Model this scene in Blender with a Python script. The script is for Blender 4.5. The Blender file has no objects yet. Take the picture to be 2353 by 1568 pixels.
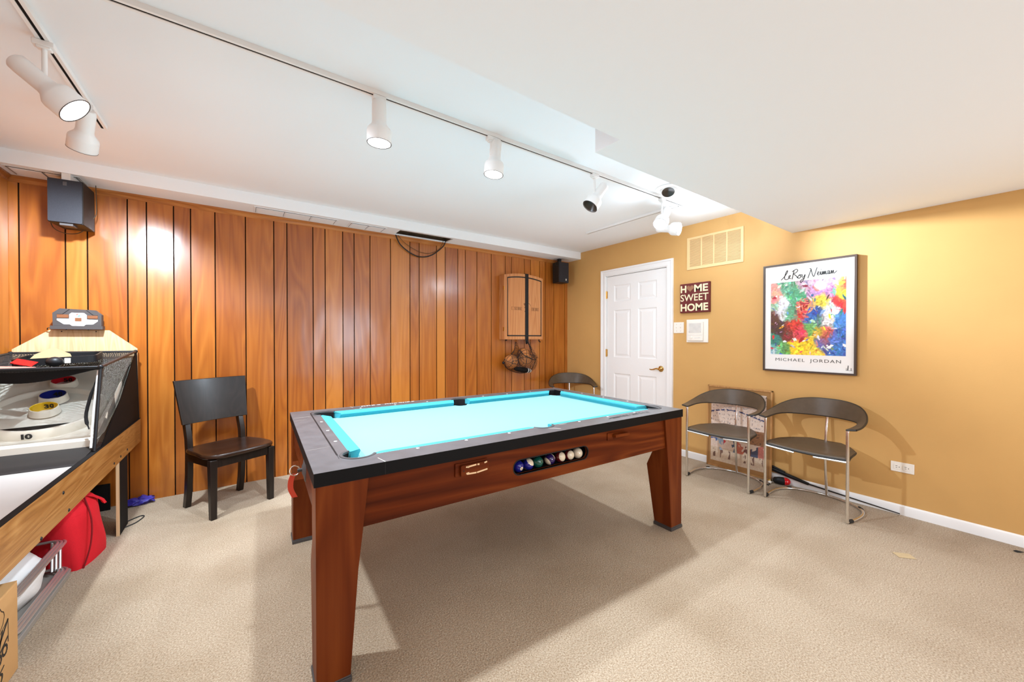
import bpy, bmesh, math, random
from mathutils import Vector, Matrix, noise
from mathutils.geometry import tessellate_polygon
R = math.radians
random.seed(7)
S = bpy.context.scene
COL = S.collection

# ------------------------------------------------------------------ camera
cam = bpy.data.cameras.new('camera'); cam_o = bpy.data.objects.new('camera', cam); COL.objects.link(cam_o)
cam.sensor_fit = 'HORIZONTAL'; cam.sensor_width = 36; cam.lens = 872.11 / 2353 * 36; cam.clip_start = .02
_y, _p = R(54.7606), R(-.45299)
_f = Vector((math.cos(_y) * math.cos(_p), math.sin(_y) * math.cos(_p), math.sin(_p)))
cam_o.location = (0, 0, 1.25)
cam_o.rotation_euler = _f.to_track_quat('-Z', 'Y').to_euler()
S.camera = cam_o

# ------------------------------------------------------------------ world, exposure, big lights
W = bpy.data.worlds.new('world'); S.world = W; W.use_nodes = True
W.node_tree.nodes['Background'].inputs[0].default_value = (1, .97, .93, 1)
W.node_tree.nodes['Background'].inputs[1].default_value = .5
S.view_settings.view_transform = 'Standard'; S.view_settings.look = 'None'
S.view_settings.exposure = .41; S.view_settings.gamma = 1; S.view_settings.use_curve_mapping = False
S.cycles.use_fast_gi = True; S.cycles.fast_gi_method = 'ADD'
W.light_settings.ao_factor = .25; W.light_settings.distance = 1.2
S.cycles.max_bounces = 8; S.cycles.diffuse_bounces = 5; S.cycles.sample_clamp_indirect = 6

def area(name, loc, aim, sx, sy, power, col=(1, 1, 1), spread=180):
    l = bpy.data.lights.new(name, 'AREA'); l.shape = 'RECTANGLE'; l.size = sx; l.size_y = sy; l.energy = power; l.color = col; l.spread = R(spread)
    o = bpy.data.objects.new(name, l); COL.objects.link(o); o.location = loc
    o.rotation_euler = (Vector(aim) - Vector(loc)).to_track_quat('-Z', 'Y').to_euler(); return o
# daylight from the window behind the photographer, and an added fill light, out of view
area('window_daylight', (2.25, -2.96, 1.35), (1.5, 4, 1.3), 1.0, 1.1, 42, (.72, .86, 1))
area('front_fill', (.1, -1.0, 2.08), (.1, -.3, 0), 1.6, 1.4, 22, (.78, .89, 1))

# ------------------------------------------------------------------ helpers
class MB:
    def __init__(s): s.v = []; s.f = []; s.m = []
    def add(s, vs, fs, mi=0):
        o = len(s.v); s.v += [tuple(v) for v in vs]
        for f in fs: s.f.append(tuple(i + o for i in f)); s.m.append(mi)
        return s
    def box(s, a, b, mi=0):
        x0, y0, z0 = [min(p, q) for p, q in zip(a, b)]; x1, y1, z1 = [max(p, q) for p, q in zip(a, b)]
        return s.add([(x0,y0,z0),(x1,y0,z0),(x1,y1,z0),(x0,y1,z0),(x0,y0,z1),(x1,y0,z1),(x1,y1,z1),(x0,y1,z1)],
                     [(0,3,2,1),(4,5,6,7),(0,1,5,4),(1,2,6,5),(2,3,7,6),(3,0,4,7)], mi)
    def hexa(s, bot, top, mi=0):
        return s.add(list(bot) + list(top), [(0,3,2,1),(4,5,6,7),(0,1,5,4),(1,2,6,5),(2,3,7,6),(3,0,4,7)], mi)
    def loft(s, rings, mi=0, cap=True, closed=True):
        n = len(rings[0]); vs = [p for r in rings for p in r]; fs = []
        for i in range(len(rings) - 1):
            for j in range(n if closed else n - 1):
                k = (j + 1) % n; fs.append((i*n+j, i*n+k, (i+1)*n+k, (i+1)*n+j))
        if cap: fs.append(tuple(range(n))[::-1]); fs.append(tuple((len(rings)-1)*n + j for j in range(n)))
        return s.add(vs, fs, mi)
    def tube(s, pts, r, n=8, mi=0, closed=False, cap=True):
        pts = [Vector(p) for p in pts]; N = len(pts); rings = []; u = None
        rr = r if isinstance(r, (list, tuple)) else [r] * N
        for i, p in enumerate(pts):
            if closed: t = pts[(i+1) % N] - pts[i-1]
            else: t = pts[min(i+1, N-1)] - pts[max(i-1, 0)]
            t.normalize()
            if u is None: u = t.orthogonal().normalized()
            u = (u - t * u.dot(t)); u = u.normalized() if u.length > 1e-6 else t.orthogonal().normalized()
            w = t.cross(u)
            rings.append([p + (u*math.cos(2*math.pi*k/n) + w*math.sin(2*math.pi*k/n)) * rr[i] for k in range(n)])
        if closed: rings.append(rings[0]); return s.loft(rings, mi, False)
        return s.loft(rings, mi, cap)
    def lathe(s, prof, o=(0,0,0), ax=(0,0,1), n=24, mi=0, a0=0, a1=360, cap=False):
        o = Vector(o); ax = Vector(ax).normalized(); u = ax.orthogonal().normalized() if abs(ax.z) < .999 else Vector((1,0,0)); w = ax.cross(u)
        full = a1 - a0 >= 360; k = n if full else n + 1
        rings = [[o + ax*z + (u*math.cos(R(a0 + (a1-a0)*j/n)) + w*math.sin(R(a0 + (a1-a0)*j/n)))*r for j in range(k)] for r, z in prof]
        return s.loft(rings, mi, cap, full)
    def prism(s, poly, fn, a, b, mi=0, holes=()):
        loops = [list(poly)] + [list(h) for h in holes]
        pts = [p for l in loops for p in l]; n = len(pts)
        tri = tessellate_polygon([[Vector((x, y, 0)) for x, y in l] for l in loops])
        fs = [tuple(t) for t in tri] + [tuple(i + n for i in t)[::-1] for t in tri]; o = 0
        for l in loops:
            m = len(l)
            for i in range(m): j = (i+1) % m; fs.append((o+i, o+j, o+j+n, o+i+n))
            o += m
        return s.add([fn(x, y, a) for x, y in pts] + [fn(x, y, b) for x, y in pts], fs, mi)
    def grid(s, fn, nu, nv, mi=0, skip=None):
        vs = [fn(i/nu, j/nv) for j in range(nv+1) for i in range(nu+1)]; w = nu + 1
        fs = [(j*w+i, j*w+i+1, (j+1)*w+i+1, (j+1)*w+i) for j in range(nv) for i in range(nu) if not (skip and skip(i, j))]
        return s.add(vs, fs, mi)
    def ball(s, c, r, n=16, mi=0, sc=(1,1,1)):
        c = Vector(c); m = n//2
        rings = [[c + Vector((r*sc[0]*math.sin(math.pi*(i+.02)/(m+.04))*math.cos(2*math.pi*j/n), r*sc[1]*math.sin(math.pi*(i+.02)/(m+.04))*math.sin(2*math.pi*j/n), r*sc[2]*math.cos(math.pi*(i+.02)/(m+.04)))) for j in range(n)] for i in range(m+1)]
        return s.loft(rings, mi, True)
    def text(s, txt, o, right, up, height, width=None, mi=0, lift=.0006, bold=0, spacing=1, shear=0, thick=.0006):
        c = bpy.data.curves.new('t', 'FONT'); c.body = txt; c.size = 1; c.offset = bold; c.space_character = spacing; c.shear = shear; c.resolution_u = 3; c.fill_mode = 'FRONT'
        ob = bpy.data.objects.new('t', c); COL.objects.link(ob); bpy.context.view_layer.update()
        me = ob.evaluated_get(bpy.context.evaluated_depsgraph_get()).to_mesh()
        vs = [v.co.copy() for v in me.vertices]; fs = [tuple(p.vertices) for p in me.polygons]
        bpy.data.objects.remove(ob); bpy.data.curves.remove(c)
        if not vs: return s
        x0 = min(v.x for v in vs); x1 = max(v.x for v in vs); y0 = min(v.y for v in vs); y1 = max(v.y for v in vs)
        o = Vector(o); right = Vector(right).normalized(); up = Vector(up).normalized(); nn = right.cross(up)
        ky = height/(y1-y0); kx = (width/(x1-x0)) if width else ky
        n = len(vs)
        P = [o + right*(v.x-x0)*kx + up*(v.y-y0)*ky + nn*lift for v in vs]
        return s.add(P, fs, mi)
    def build(s, name, mats, parent=None, sm=40, bevel=0, off=None, seg=2, rec=True):
        if not isinstance(mats, (list, tuple)): mats = [mats]
        if off is None and parent is not None and parent.get('_w'): off = Vector(parent.location)
        if off is None and parent is not None and parent.parent is not None and parent.parent.get('_w'): off = Vector(parent.parent.location)
        off = Vector(off) if off is not None else Vector((0,0,0))
        me = bpy.data.meshes.new(name); me.from_pydata([Vector(v) - off for v in s.v], [], s.f)
        for m in mats: me.materials.append(m)
        me.polygons.foreach_set('material_index', s.m)
        if rec:
            bm = bmesh.new(); bm.from_mesh(me); bmesh.ops.recalc_face_normals(bm, faces=bm.faces); bm.to_mesh(me); bm.free()
        if sm:
            me.polygons.foreach_set('use_smooth', [True]*len(me.polygons)); me.set_sharp_from_angle(angle=R(sm))
        me.update()
        o = bpy.data.objects.new(name, me); COL.objects.link(o)
        if parent is not None: o.parent = parent
        if bevel:
            b = o.modifiers.new('bevel', 'BEVEL'); b.width = bevel; b.segments = seg; b.limit_method = 'ANGLE'; b.angle_limit = R(35)
        return o

def tag(o, label, cat, group=None, kind=None):
    o['label'] = label; o['category'] = cat
    if group: o['group'] = group
    if kind: o['kind'] = kind
    return o
def thing(name, label, cat, loc=(0,0,0), rz=0, group=None, world=True, kind=None):
    o = bpy.data.objects.new(name, None); COL.objects.link(o); o.location = loc; o.rotation_euler = (0,0,rz); o.empty_display_size = .05
    if world: o['_w'] = 1
    return tag(o, label, cat, group, kind)
def copy_tree(o, parent=None):
    c = o.copy(); COL.objects.link(c)
    if parent is not None: c.parent = parent
    for ch in list(o.children): copy_tree(ch, c)
    return c
XY = lambda x, y, a: (x, y, a)
XZ = lambda x, y, a: (x, a, y)
YZ = lambda x, y, a: (a, x, y)
def arc(cx, cy, r, a0, a1, n=8): return [(cx + r*math.cos(R(a0+(a1-a0)*i/n)), cy + r*math.sin(R(a0+(a1-a0)*i/n))) for i in range(n+1)]
def rrect(x0, y0, x1, y1, r, n=5): return arc(x0+r,y0+r,r,180,270,n) + arc(x1-r,y0+r,r,270,360,n) + arc(x1-r,y1-r,r,0,90,n) + arc(x0+r,y1-r,r,90,180,n)
def spline(pts, n=6, closed=False):
    P = [Vector(p) for p in pts]; N = len(P); out = []
    for i in range(N if closed else N-1):
        g = (lambda k: P[k % N]) if closed else (lambda k: P[max(0, min(N-1, k))])
        a, b, c, d = g(i-1), g(i), g(i+1), g(i+2)
        for k in range(n):
            t = k/n; out.append(.5*((2*b) + (c-a)*t + (2*a-5*b+4*c-d)*t*t + (3*b-a-3*c+d)*t**3))
    if not closed: out.append(P[-1])
    return out

# ------------------------------------------------------------------ materials
def nodes(name):
    m = bpy.data.materials.new(name); m.use_nodes = True; t = m.node_tree; return m, t, t.nodes['Principled BSDF']
def mat(name, col, rough=.5, metal=0, coat=0, spec=.5, emit=0, noise_amt=0, noise_scale=30, bump=0, bump_scale=200, trans=0, alpha=1, sheen=0):
    m, t, b = nodes(name); L = t.links
    b.inputs['Base Color'].default_value = (*col, 1); b.inputs['Roughness'].default_value = rough; b.inputs['Metallic'].default_value = metal
    b.inputs['Coat Weight'].default_value = coat; b.inputs['Coat Roughness'].default_value = .04; b.inputs['Specular IOR Level'].default_value = spec
    b.inputs['Transmission Weight'].default_value = trans; b.inputs['Alpha'].default_value = alpha; b.inputs['Sheen Weight'].default_value = sheen
    if emit: b.inputs['Emission Color'].default_value = (*col, 1); b.inputs['Emission Strength'].default_value = emit
    tc = t.nodes.new('ShaderNodeTexCoord')
    if noise_amt:
        n = t.nodes.new('ShaderNodeTexNoise'); n.inputs['Scale'].default_value = noise_scale; n.inputs['Detail'].default_value = 4
        r = t.nodes.new('ShaderNodeValToRGB'); r.color_ramp.elements[0].position = .3; r.color_ramp.elements[1].position = .7
        r.color_ramp.elements[0].color = (*[c*(1-noise_amt) for c in col], 1); r.color_ramp.elements[1].color = (*[min(1, c*(1+noise_amt)) for c in col], 1)
        L.new(tc.outputs['Object'], n.inputs['Vector']); L.new(n.outputs['Fac'], r.inputs['Fac']); L.new(r.outputs['Color'], b.inputs['Base Color'])
    if bump:
        n = t.nodes.new('ShaderNodeTexNoise'); n.inputs['Scale'].default_value = bump_scale; n.inputs['Detail'].default_value = 3
        u = t.nodes.new('ShaderNodeBump'); u.inputs['Strength'].default_value = bump; u.inputs['Distance'].default_value = .004
        L.new(tc.outputs['Object'], n.inputs['Vector']); L.new(n.outputs['Fac'], u.inputs['Height']); L.new(u.outputs['Normal'], b.inputs['Normal'])
    return m
def wood(name, dark, mid, light, axis=2, scale=1, rough=.35, coat=0, tint=False, ring=2.2, wavy=0, fine=.35, spec=.5):
    m, t, b = nodes(name); L = t.links; N = t.nodes.new
    tc = N('ShaderNodeTexCoord'); mp = N('ShaderNodeMapping'); sc = [9*scale]*3; sc[axis] = .9*scale; mp.inputs['Scale'].default_value = sc
    L.new(tc.outputs['Object'], mp.inputs['Vector'])
    vec = mp.outputs['Vector']
    if tint:
        at = N('ShaderNodeAttribute'); at.attribute_name = 'tint'
        mul = N('ShaderNodeVectorMath'); mul.operation = 'MULTIPLY_ADD'; mul.inputs[1].default_value = (37, 23, 51)
        cmb = N('ShaderNodeCombineXYZ')
        for i in range(3): L.new(at.outputs['Fac'], cmb.inputs[i])
        L.new(cmb.outputs[0], mul.inputs[0]); L.new(vec, mul.inputs[2]); vec = mul.outputs[0]
    n1 = N('ShaderNodeTexNoise'); n1.inputs['Scale'].default_value = .55; n1.inputs['Detail'].default_value = 2; n1.inputs['Distortion'].default_value = .4
    L.new(vec, n1.inputs['Vector'])
    mm = N('ShaderNodeMath'); mm.operation = 'MULTIPLY'; mm.inputs[1].default_value = ring*7; L.new(n1.outputs['Fac'], mm.inputs[0])
    fr = N('ShaderNodeMath'); fr.operation = 'PINGPONG'; fr.inputs[1].default_value = .5; L.new(mm.outputs[0], fr.inputs[0])
    mp2 = N('ShaderNodeMapping'); s2 = [70*scale]*3; s2[axis] = 2.2*scale; mp2.inputs['Scale'].default_value = s2; L.new(tc.outputs['Object'], mp2.inputs['Vector'])
    n2 = N('ShaderNodeTexNoise'); n2.inputs['Scale'].default_value = 1; n2.inputs['Detail'].default_value = 3; L.new(mp2.outputs['Vector'], n2.inputs['Vector'])
    n3 = N('ShaderNodeTexNoise'); n3.inputs['Scale'].default_value = .25; n3.inputs['Detail'].default_value = 1; L.new(vec, n3.inputs['Vector'])
    a1 = N('ShaderNodeMath'); a1.operation = 'MULTIPLY_ADD'; a1.inputs[1].default_value = .5; L.new(fr.outputs[0], a1.inputs[0])
    a2 = N('ShaderNodeMath'); a2.operation = 'MULTIPLY'; a2.inputs[1].default_value = fine; L.new(n2.outputs['Fac'], a2.inputs[0]); L.new(a2.outputs[0], a1.inputs[2])
    a3 = N('ShaderNodeMath'); a3.operation = 'MULTIPLY_ADD'; a3.inputs[1].default_value = .8; L.new(n3.outputs['Fac'], a3.inputs[0]); L.new(a1.outputs[0], a3.inputs[2])
    out = a3.outputs[0]
    if tint:
        a4 = N('ShaderNodeMath'); a4.operation = 'MULTIPLY_ADD'; a4.inputs[1].default_value = .34; L.new(at.outputs['Fac'], a4.inputs[0]); L.new(out, a4.inputs[2])
        a5 = N('ShaderNodeMath'); a5.operation = 'SUBTRACT'; a5.inputs[1].default_value = .17; L.new(a4.outputs[0], a5.inputs[0]); out = a5.outputs[0]
    r = N('ShaderNodeValToRGB'); e = r.color_ramp.elements; e[0].position = .36; e[0].color = (*dark, 1); e[1].position = 1.02; e[1].color = (*light, 1)
    k = e.new(.68); k.color = (*mid, 1); L.new(out, r.inputs['Fac']); L.new(r.outputs['Color'], b.inputs['Base Color'])
    b.inputs['Roughness'].default_value = rough; b.inputs['Specular IOR Level'].default_value = spec; b.inputs['Coat Weight'].default_value = coat; b.inputs['Coat Roughness'].default_value = .17
    if wavy:
        mp3 = N('ShaderNodeMapping'); mp3.inputs['Scale'].default_value = (5, 5, 1.6); L.new(tc.outputs['Object'], mp3.inputs['Vector'])
        n4 = N('ShaderNodeTexNoise'); n4.inputs['Scale'].default_value = 1.2; n4.inputs['Detail'].default_value = 1; L.new(mp3.outputs[0], n4.inputs['Vector'])
        u = N('ShaderNodeBump'); u.inputs['Strength'].default_value = 1; u.inputs['Distance'].default_value = wavy; L.new(n4.outputs['Fac'], u.inputs['Height'])
        L.new(u.outputs['Normal'], b.inputs['Normal']); L.new(u.outputs['Normal'], b.inputs['Coat Normal'])
    return m
def carpet_mat():
    m, t, b = nodes('carpet'); L = t.links; N = t.nodes.new; tc = N('ShaderNodeTexCoord')
    def nz(s, d=4): 
        n = N('ShaderNodeTexNoise'); n.inputs['Scale'].default_value = s; n.inputs['Detail'].default_value = d; L.new(tc.outputs['Object'], n.inputs['Vector']); return n.outputs['Fac']
    r = N('ShaderNodeValToRGB'); e = r.color_ramp.elements; e[0].position = .3; e[0].color = (.25,.165,.092,1); e[1].position = .68; e[1].color = (.52,.415,.30,1)
    L.new(nz(170, 5), r.inputs['Fac'])
    r2 = N('ShaderNodeValToRGB'); e = r2.color_ramp.elements; e[0].position = .36; e[0].color = (.72,.66,.58,1); e[1].position = .56; e[1].color = (1,1,1,1)
    L.new(nz(1.7, 7), r2.inputs['Fac'])
    mx = N('ShaderNodeMix'); mx.data_type = 'RGBA'; mx.blend_type = 'MULTIPLY'; mx.inputs[0].default_value = .6
    L.new(r.outputs[0], mx.inputs[6]); L.new(r2.outputs[0], mx.inputs[7]); L.new(mx.outputs[2], b.inputs['Base Color'])
    b.inputs['Roughness'].default_value = .95; b.inputs['Specular IOR Level'].default_value = .1; b.inputs['Sheen Weight'].default_value = .15
    u = N('ShaderNodeBump'); u.inputs['Strength'].default_value = .75; u.inputs['Distance'].default_value = .012; L.new(nz(130, 4), u.inputs['Height']); L.new(u.outputs[0], b.inputs['Normal'])
    return m
def net_mat(name, col, open_, scale):
    m, t, b = nodes(name); L = t.links; N = t.nodes.new; tc = N('ShaderNodeTexCoord'); mp = N('ShaderNodeMapping')
    mp.inputs['Rotation'].default_value = (.7, .7, .7); L.new(tc.outputs['Object'], mp.inputs['Vector'])
    v = N('ShaderNodeTexVoronoi'); v.feature = 'DISTANCE_TO_EDGE'; v.inputs['Scale'].default_value = scale; v.inputs['Randomness'].default_value = .25; L.new(mp.outputs[0], v.inputs['Vector'])
    c = N('ShaderNodeMath'); c.operation = 'LESS_THAN'; c.inputs[1].default_value = open_; L.new(v.outputs['Distance'], c.inputs[0]); L.new(c.outputs[0], b.inputs['Alpha'])
    b.inputs['Base Color'].default_value = (*col, 1); b.inputs['Roughness'].default_value = .8
    return m
def vcol_mat(name, rough=.6):
    m, t, b = nodes(name); a = t.nodes.new('ShaderNodeVertexColor'); a.layer_name = 'paint'; n = t.nodes.new('ShaderNodeTexNoise'); n.inputs['Scale'].default_value = 70
    mx = t.nodes.new('ShaderNodeMix'); mx.data_type = 'RGBA'; mx.blend_type = 'OVERLAY'; mx.inputs[0].default_value = .35
    tc = t.nodes.new('ShaderNodeTexCoord'); t.links.new(tc.outputs['Object'], n.inputs['Vector'])
    t.links.new(a.outputs['Color'], mx.inputs[6]); t.links.new(n.outputs['Fac'], mx.inputs[7]); t.links.new(mx.outputs[2], b.inputs['Base Color']); b.inputs['Roughness'].default_value = rough; b.inputs['Coat Weight'].default_value = 1; b.inputs['Coat Roughness'].default_value = .03; return m

M = dict(
 white=mat('ceiling_paint', (.81,.83,.85), .8, spec=.2, bump=.05, bump_scale=60),
 trimw=mat('white_gloss_paint', (.82,.81,.80), .35),
 yellow=mat('ochre_wall_paint', (.57,.325,.112), .55, spec=.3, noise_amt=.03, noise_scale=3, bump=.06, bump_scale=90),
 panel=wood('orange_wood_panelling', (.26,.064,.0065), (.37,.108,.012), (.48,.166,.024), 2, 1, .30, .5, True, 1.5, .005),
 groove=mat('panel_groove', (.012,.005,.002), .8, spec=.05),
 pmould=wood('wood_moulding', (.22,.06,.012), (.36,.12,.025), (.5,.2,.05), 0, 1, .35),
 carpet=carpet_mat(),
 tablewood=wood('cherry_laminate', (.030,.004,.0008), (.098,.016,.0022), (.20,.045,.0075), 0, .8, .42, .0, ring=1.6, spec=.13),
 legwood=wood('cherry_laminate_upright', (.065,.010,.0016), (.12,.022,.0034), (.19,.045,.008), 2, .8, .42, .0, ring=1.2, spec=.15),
 vinyl=mat('black_ash_laminate', (.085,.080,.082), .34, spec=.8, noise_amt=.14, noise_scale=14, bump=.06, bump_scale=150), sideshade=mat('shaded_laminate_side', (.007,.007,.0075), .5, spec=.1),
 black=mat('black_plastic', (.009,.009,.010), .45, spec=.3),
 blackm=mat('matt_black', (.007,.006,.006), .75, spec=.15),
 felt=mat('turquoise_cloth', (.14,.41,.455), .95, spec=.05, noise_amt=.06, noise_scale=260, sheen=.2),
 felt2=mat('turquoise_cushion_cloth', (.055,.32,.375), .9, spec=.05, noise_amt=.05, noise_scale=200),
 dot=mat('pearl_inlay', (.85,.84,.8), .3),
 scuff=mat('scuffed_edge', (.45,.40,.34), .7),
 worn=mat('worn_cream', (.75,.52,.30), .6),
 chrome=mat('chrome', (.80,.80,.79), .22, 1),
 brass=mat('brass', (.75,.48,.16), .2, 1),
 leather=mat('taupe_leather', (.083,.055,.033), .42, spec=.4, bump=.12, bump_scale=260, noise_amt=.08),
 piping=mat('dark_leather_edge', (.018,.015,.012), .5),
 rubber=mat('black_rubber', (.015,.015,.015), .7),
 espresso=wood('espresso_wood', (.005,.003,.002), (.010,.006,.0045), (.018,.011,.008), 2, 1, .34, .08, spec=.35),
 espseat=wood('espresso_seat_wood', (.009,.0035,.002), (.019,.0075,.004), (.032,.013,.006), 1, 1, .3, .12, spec=.35),
 oak=wood('oak_laminate', (.15,.055,.012), (.30,.125,.030), (.44,.215,.065), 1, 1.3, .4, ring=3, fine=.6),
 blond=wood('blond_oak_board', (.42,.24,.11), (.58,.38,.20), (.70,.50,.29), 2, 1.2, .5, ring=3.2, fine=.5),
 lane=mat('pale_lane', (.46,.425,.40), .35, noise_amt=.04, noise_scale=6),
 plastic=mat('ivory_plastic', (.80,.76,.66), .38, noise_amt=.05, noise_scale=5),
 red=mat('red_cup', (.55,.008,.018), .35), blue=mat('blue_cup', (.012,.018,.21), .3), yel=mat('yellow_cup', (.80,.52,.02), .35),
 rampb=mat('dark_ramp', (.018,.015,.014), .5, spec=.25), grey=mat('charcoal_plastic', (.06,.053,.052), .5, spec=.4),
 redcloth=mat('red_sack_cloth', (.62,.004,.014), .85, noise_amt=.08, noise_scale=300, bump=.2, bump_scale=20),
 bagw=mat('white_plastic_bag', (.80,.79,.78), .4, bump=.6, bump_scale=30),
 card=mat('cardboard', (.50,.27,.10), .85, noise_amt=.04, noise_scale=12),
 ink=mat('black_ink', (.012,.011,.010), .6), inkw=mat('faded_print', (.20,.085,.03), .6),
 gloveb=mat('blue_nitrile', (.035,.025,.26), .5, bump=.3, bump_scale=60),
 acrylic=mat('smoky_plate', (.28,.25,.22), .2, spec=.7),
 lampw=mat('white_enamel', (.80,.79,.775), .4), bulb=mat('lit_bulb', (1,.97,.92), .5, emit=14), bulboff=mat('dark_reflector', (.035,.026,.018), .35),
 cream=mat('cream_vent_paint', (.74,.50,.24), .5), beige=mat('ivory_switch', (.80,.74,.66), .4),
 maroon=mat('maroon_board', (.115,.012,.010), .7, noise_amt=.15), signw=mat('sign_cream_letters', (.80,.68,.44), .7), heart=mat('heart_brown', (.26,.115,.06), .7),
 frameb=mat('dark_picture_frame', (.05,.027,.016), .4), frameo=wood('pale_wood_frame', (.28,.13,.04), (.45,.22,.075), (.55,.3,.11), 2, 1, .4),
 paper=mat('glazed_poster_paper', (.80,.77,.745), .7, coat=1), matb=mat('glazed_mat_board', (.36,.18,.058), .8, coat=1),
 paint=vcol_mat('abstract_paint'), sketch=vcol_mat('sketch_print'),
 cab=wood('orange_oak_cabinet', (.34,.115,.035), (.50,.20,.066), (.60,.28,.11), 2, 1.2, .45, ring=2),
 bball=mat('orange_basketball', (.46,.17,.045), .6, bump=.3, bump_scale=400), netb=net_mat('black_string_net', (.012,.01,.01), .05, 62),
 mesh=net_mat('black_fine_mesh', (.02,.017,.015), .14, 190), meshd=net_mat('black_sagging_net', (.012,.01,.009), .23, 150),
 speaker=mat('speaker_black', (.020,.020,.025), .5, spec=.3, noise_amt=.2, noise_scale=300), spside=mat('speaker_side', (.014,.011,.009), .5, spec=.25),
 dirty=mat('dusty_white_metal', (.66,.64,.61), .6, noise_amt=.12, noise_scale=14), cavity=mat('dark_joist_wood', (.07,.045,.025), .9, noise_amt=.4, noise_scale=12),
 darkslot=mat('dark_slot', (.012,.008,.005), .6), brown=mat('brown_display', (.20,.075,.03), .4), pink=mat('pink_card', (.50,.17,.13), .6), manila=mat('tan_envelope', (.36,.24,.12), .6),
 gadred=mat('glossy_red_plastic', (.55,.004,.010), .15, coat=.5), masking=mat('masking_tape', (.47,.35,.20), .7, noise_amt=.06), logor=mat('logo_red', (.7,.12,.1), .5), logob=mat('logo_blue', (.12,.4,.75), .5),
 redstrap=mat('orange_red_strap', (.75,.085,.045), .6), balld=mat('ball_blue', (.012,.014,.19), .12, coat=.6), ballg=mat('ball_green', (.006,.075,.055), .12, coat=.6), ballp=mat('ball_purple', (.022,.010,.085), .12, coat=.6), ballm=mat('ball_maroon', (.10,.008,.012), .12, coat=.6), ballw=mat('ball_ivory', (.72,.62,.46), .14, coat=.6),
)

# ------------------------------------------------------------------ the room
XL, XR, YB, YF = -1.277, 3.80, 4.0, -3.0
H1, H2, HS = 2.427, 2.14, 2.335
def struct(o, label, cat): return tag(o, label, cat, None, 'structure')
struct(MB().box((XL-.1, YF-.1, -.1), (XR+.1, YB+.1, 0)).build('floor', M['carpet']), 'beige cut pile carpet covering the whole floor', 'floor')
# ceiling with its lowered half and the jog in its edge
c = MB(); JX, Y1, Y2 = 1.38, 1.118, 1.262
c.box((XL, Y1, H1), (XR, YB, H1+.1)).prism([(XL,YF),(XR,YF),(XR,Y2),(JX,Y2),(JX,Y1),(XL,Y1)], XY, H2, H1+.1)
struct(c.build('ceiling', M['white'], sm=0), 'white ceiling with a lowered half towards the camera', 'ceiling')
# boxed soffit over the panelling, with an opening cut in its underside
c = MB(); c.box((XL, 3.735, HS), (XR, 3.757, H1)).box((XL, 3.757, HS), (1.29, YB, HS+.012)).box((1.88, 3.757, HS), (XR, YB, HS+.012))
c.box((1.29, 3.757, HS), (1.88, 3.775, HS+.012)).box((1.29, 3.96, HS), (1.88, YB, HS+.012))
c.box((1.27, 3.76, HS+.07), (1.9, 3.99, HS+.08), 1).box((1.27,3.757,HS+.012),(1.29,YB,HS+.08),1).box((1.88,3.757,HS+.012),(1.9,YB,HS+.08),1).box((1.29,3.985,HS+.012),(1.88,YB,HS+.07),1).box((1.3,3.86,HS+.02),(1.8,3.885,HS+.07),1)
struct(c.build('trim_1', [M['white'], M['cavity']], sm=0), 'white boxed soffit along the top of the wood panelling', 'soffit')
# panelled back wall: boards between grooves
GX = [XL-.03,-1.232,-1.023,-.917,-.711,-.606,-.45,-.347,-.192,.015,.222,.323,.534,.638,.795,.9,1.054,1.263,1.472,1.577,1.783,1.888,2.049,2.149,2.306,2.511,2.72,2.82,3.026,3.13,3.285,3.386,3.541,3.747,XR+.03]
def panelled(name, edges, horiz, label):
    b = MB(); tints = []
    for i in range(len(edges)-1):
        a, e = edges[i]+.004, edges[i+1]-.004; n0 = len(b.f)
        if horiz: b.box((a, YB, 0), (e, YB+.008, 2.42))
        else: b.box((XL-.008, a, 0), (XL, e, 2.42))
        tints += [random.random()]*(len(b.f)-n0)
    n0 = len(b.f)
    if horiz: b.box((edges[0], YB+.006, 0), (edges[-1], YB+.1, 2.42), 1)
    else: b.box((XL-.1, edges[0], 0), (XL-.006, edges[-1], 2.42), 1)
    tints += [0]*(len(b.f)-n0)
    o = b.build(name, [M['panel'], M['groove']], sm=0, rec=False)
    at = o.data.attributes.new('tint', 'FLOAT', 'FACE'); at.data.foreach_set('value', tints)
    return struct(o, label, 'wall')
panelled('wall_back', GX, True, 'glossy orange brown wood panelled wall with dark grooves')
panelled('wall_left', [YF + (YB-YF)*i/34 + (.04*math.sin(i*5.3) if 0 < i < 34 else 0) for i in range(35)], False, 'wood panelled side wall behind the alley ball game')
DY0, DY1, DH = 2.435, 3.275, 2.03
c = MB(); c.box((XR, YF, 0), (XR+.1, DY0-.015, 2.43)).box((XR, DY1+.015, 0), (XR+.1, YB+.01, 2.43)).box((XR, DY0-.015, DH+.015), (XR+.1, DY1+.015, 2.43))
struct(c.build('wall_right', M['yellow'], sm=0), 'ochre yellow painted wall with the white door', 'wall')
c = MB(); wx0, wx1, wz0, wz1 = 1.4, 2.8, .75, 1.95
c.prism([(XL,0),(XR,0),(XR,2.43),(XL,2.43)], XZ, YF-.1, YF, holes=[[(wx0,wz0),(wx0,wz1),(wx1,wz1),(wx1,wz0)]])
struct(c.build('wall_front', M['yellow'], sm=0), 'ochre wall behind the photographer', 'wall')
c = MB(); c.box((wx0,YF-.09,wz0),(wx0+.05,YF+.02,wz1)).box((wx1-.05,YF-.09,wz0),(wx1,YF+.02,wz1)).box((wx0,YF-.09,wz0),(wx1,YF+.02,wz0+.05)).box((wx0,YF-.09,wz1-.05),(wx1,YF+.02,wz1)).box((2.07,YF-.06,wz0),(2.13,YF-.02,wz1))
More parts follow.
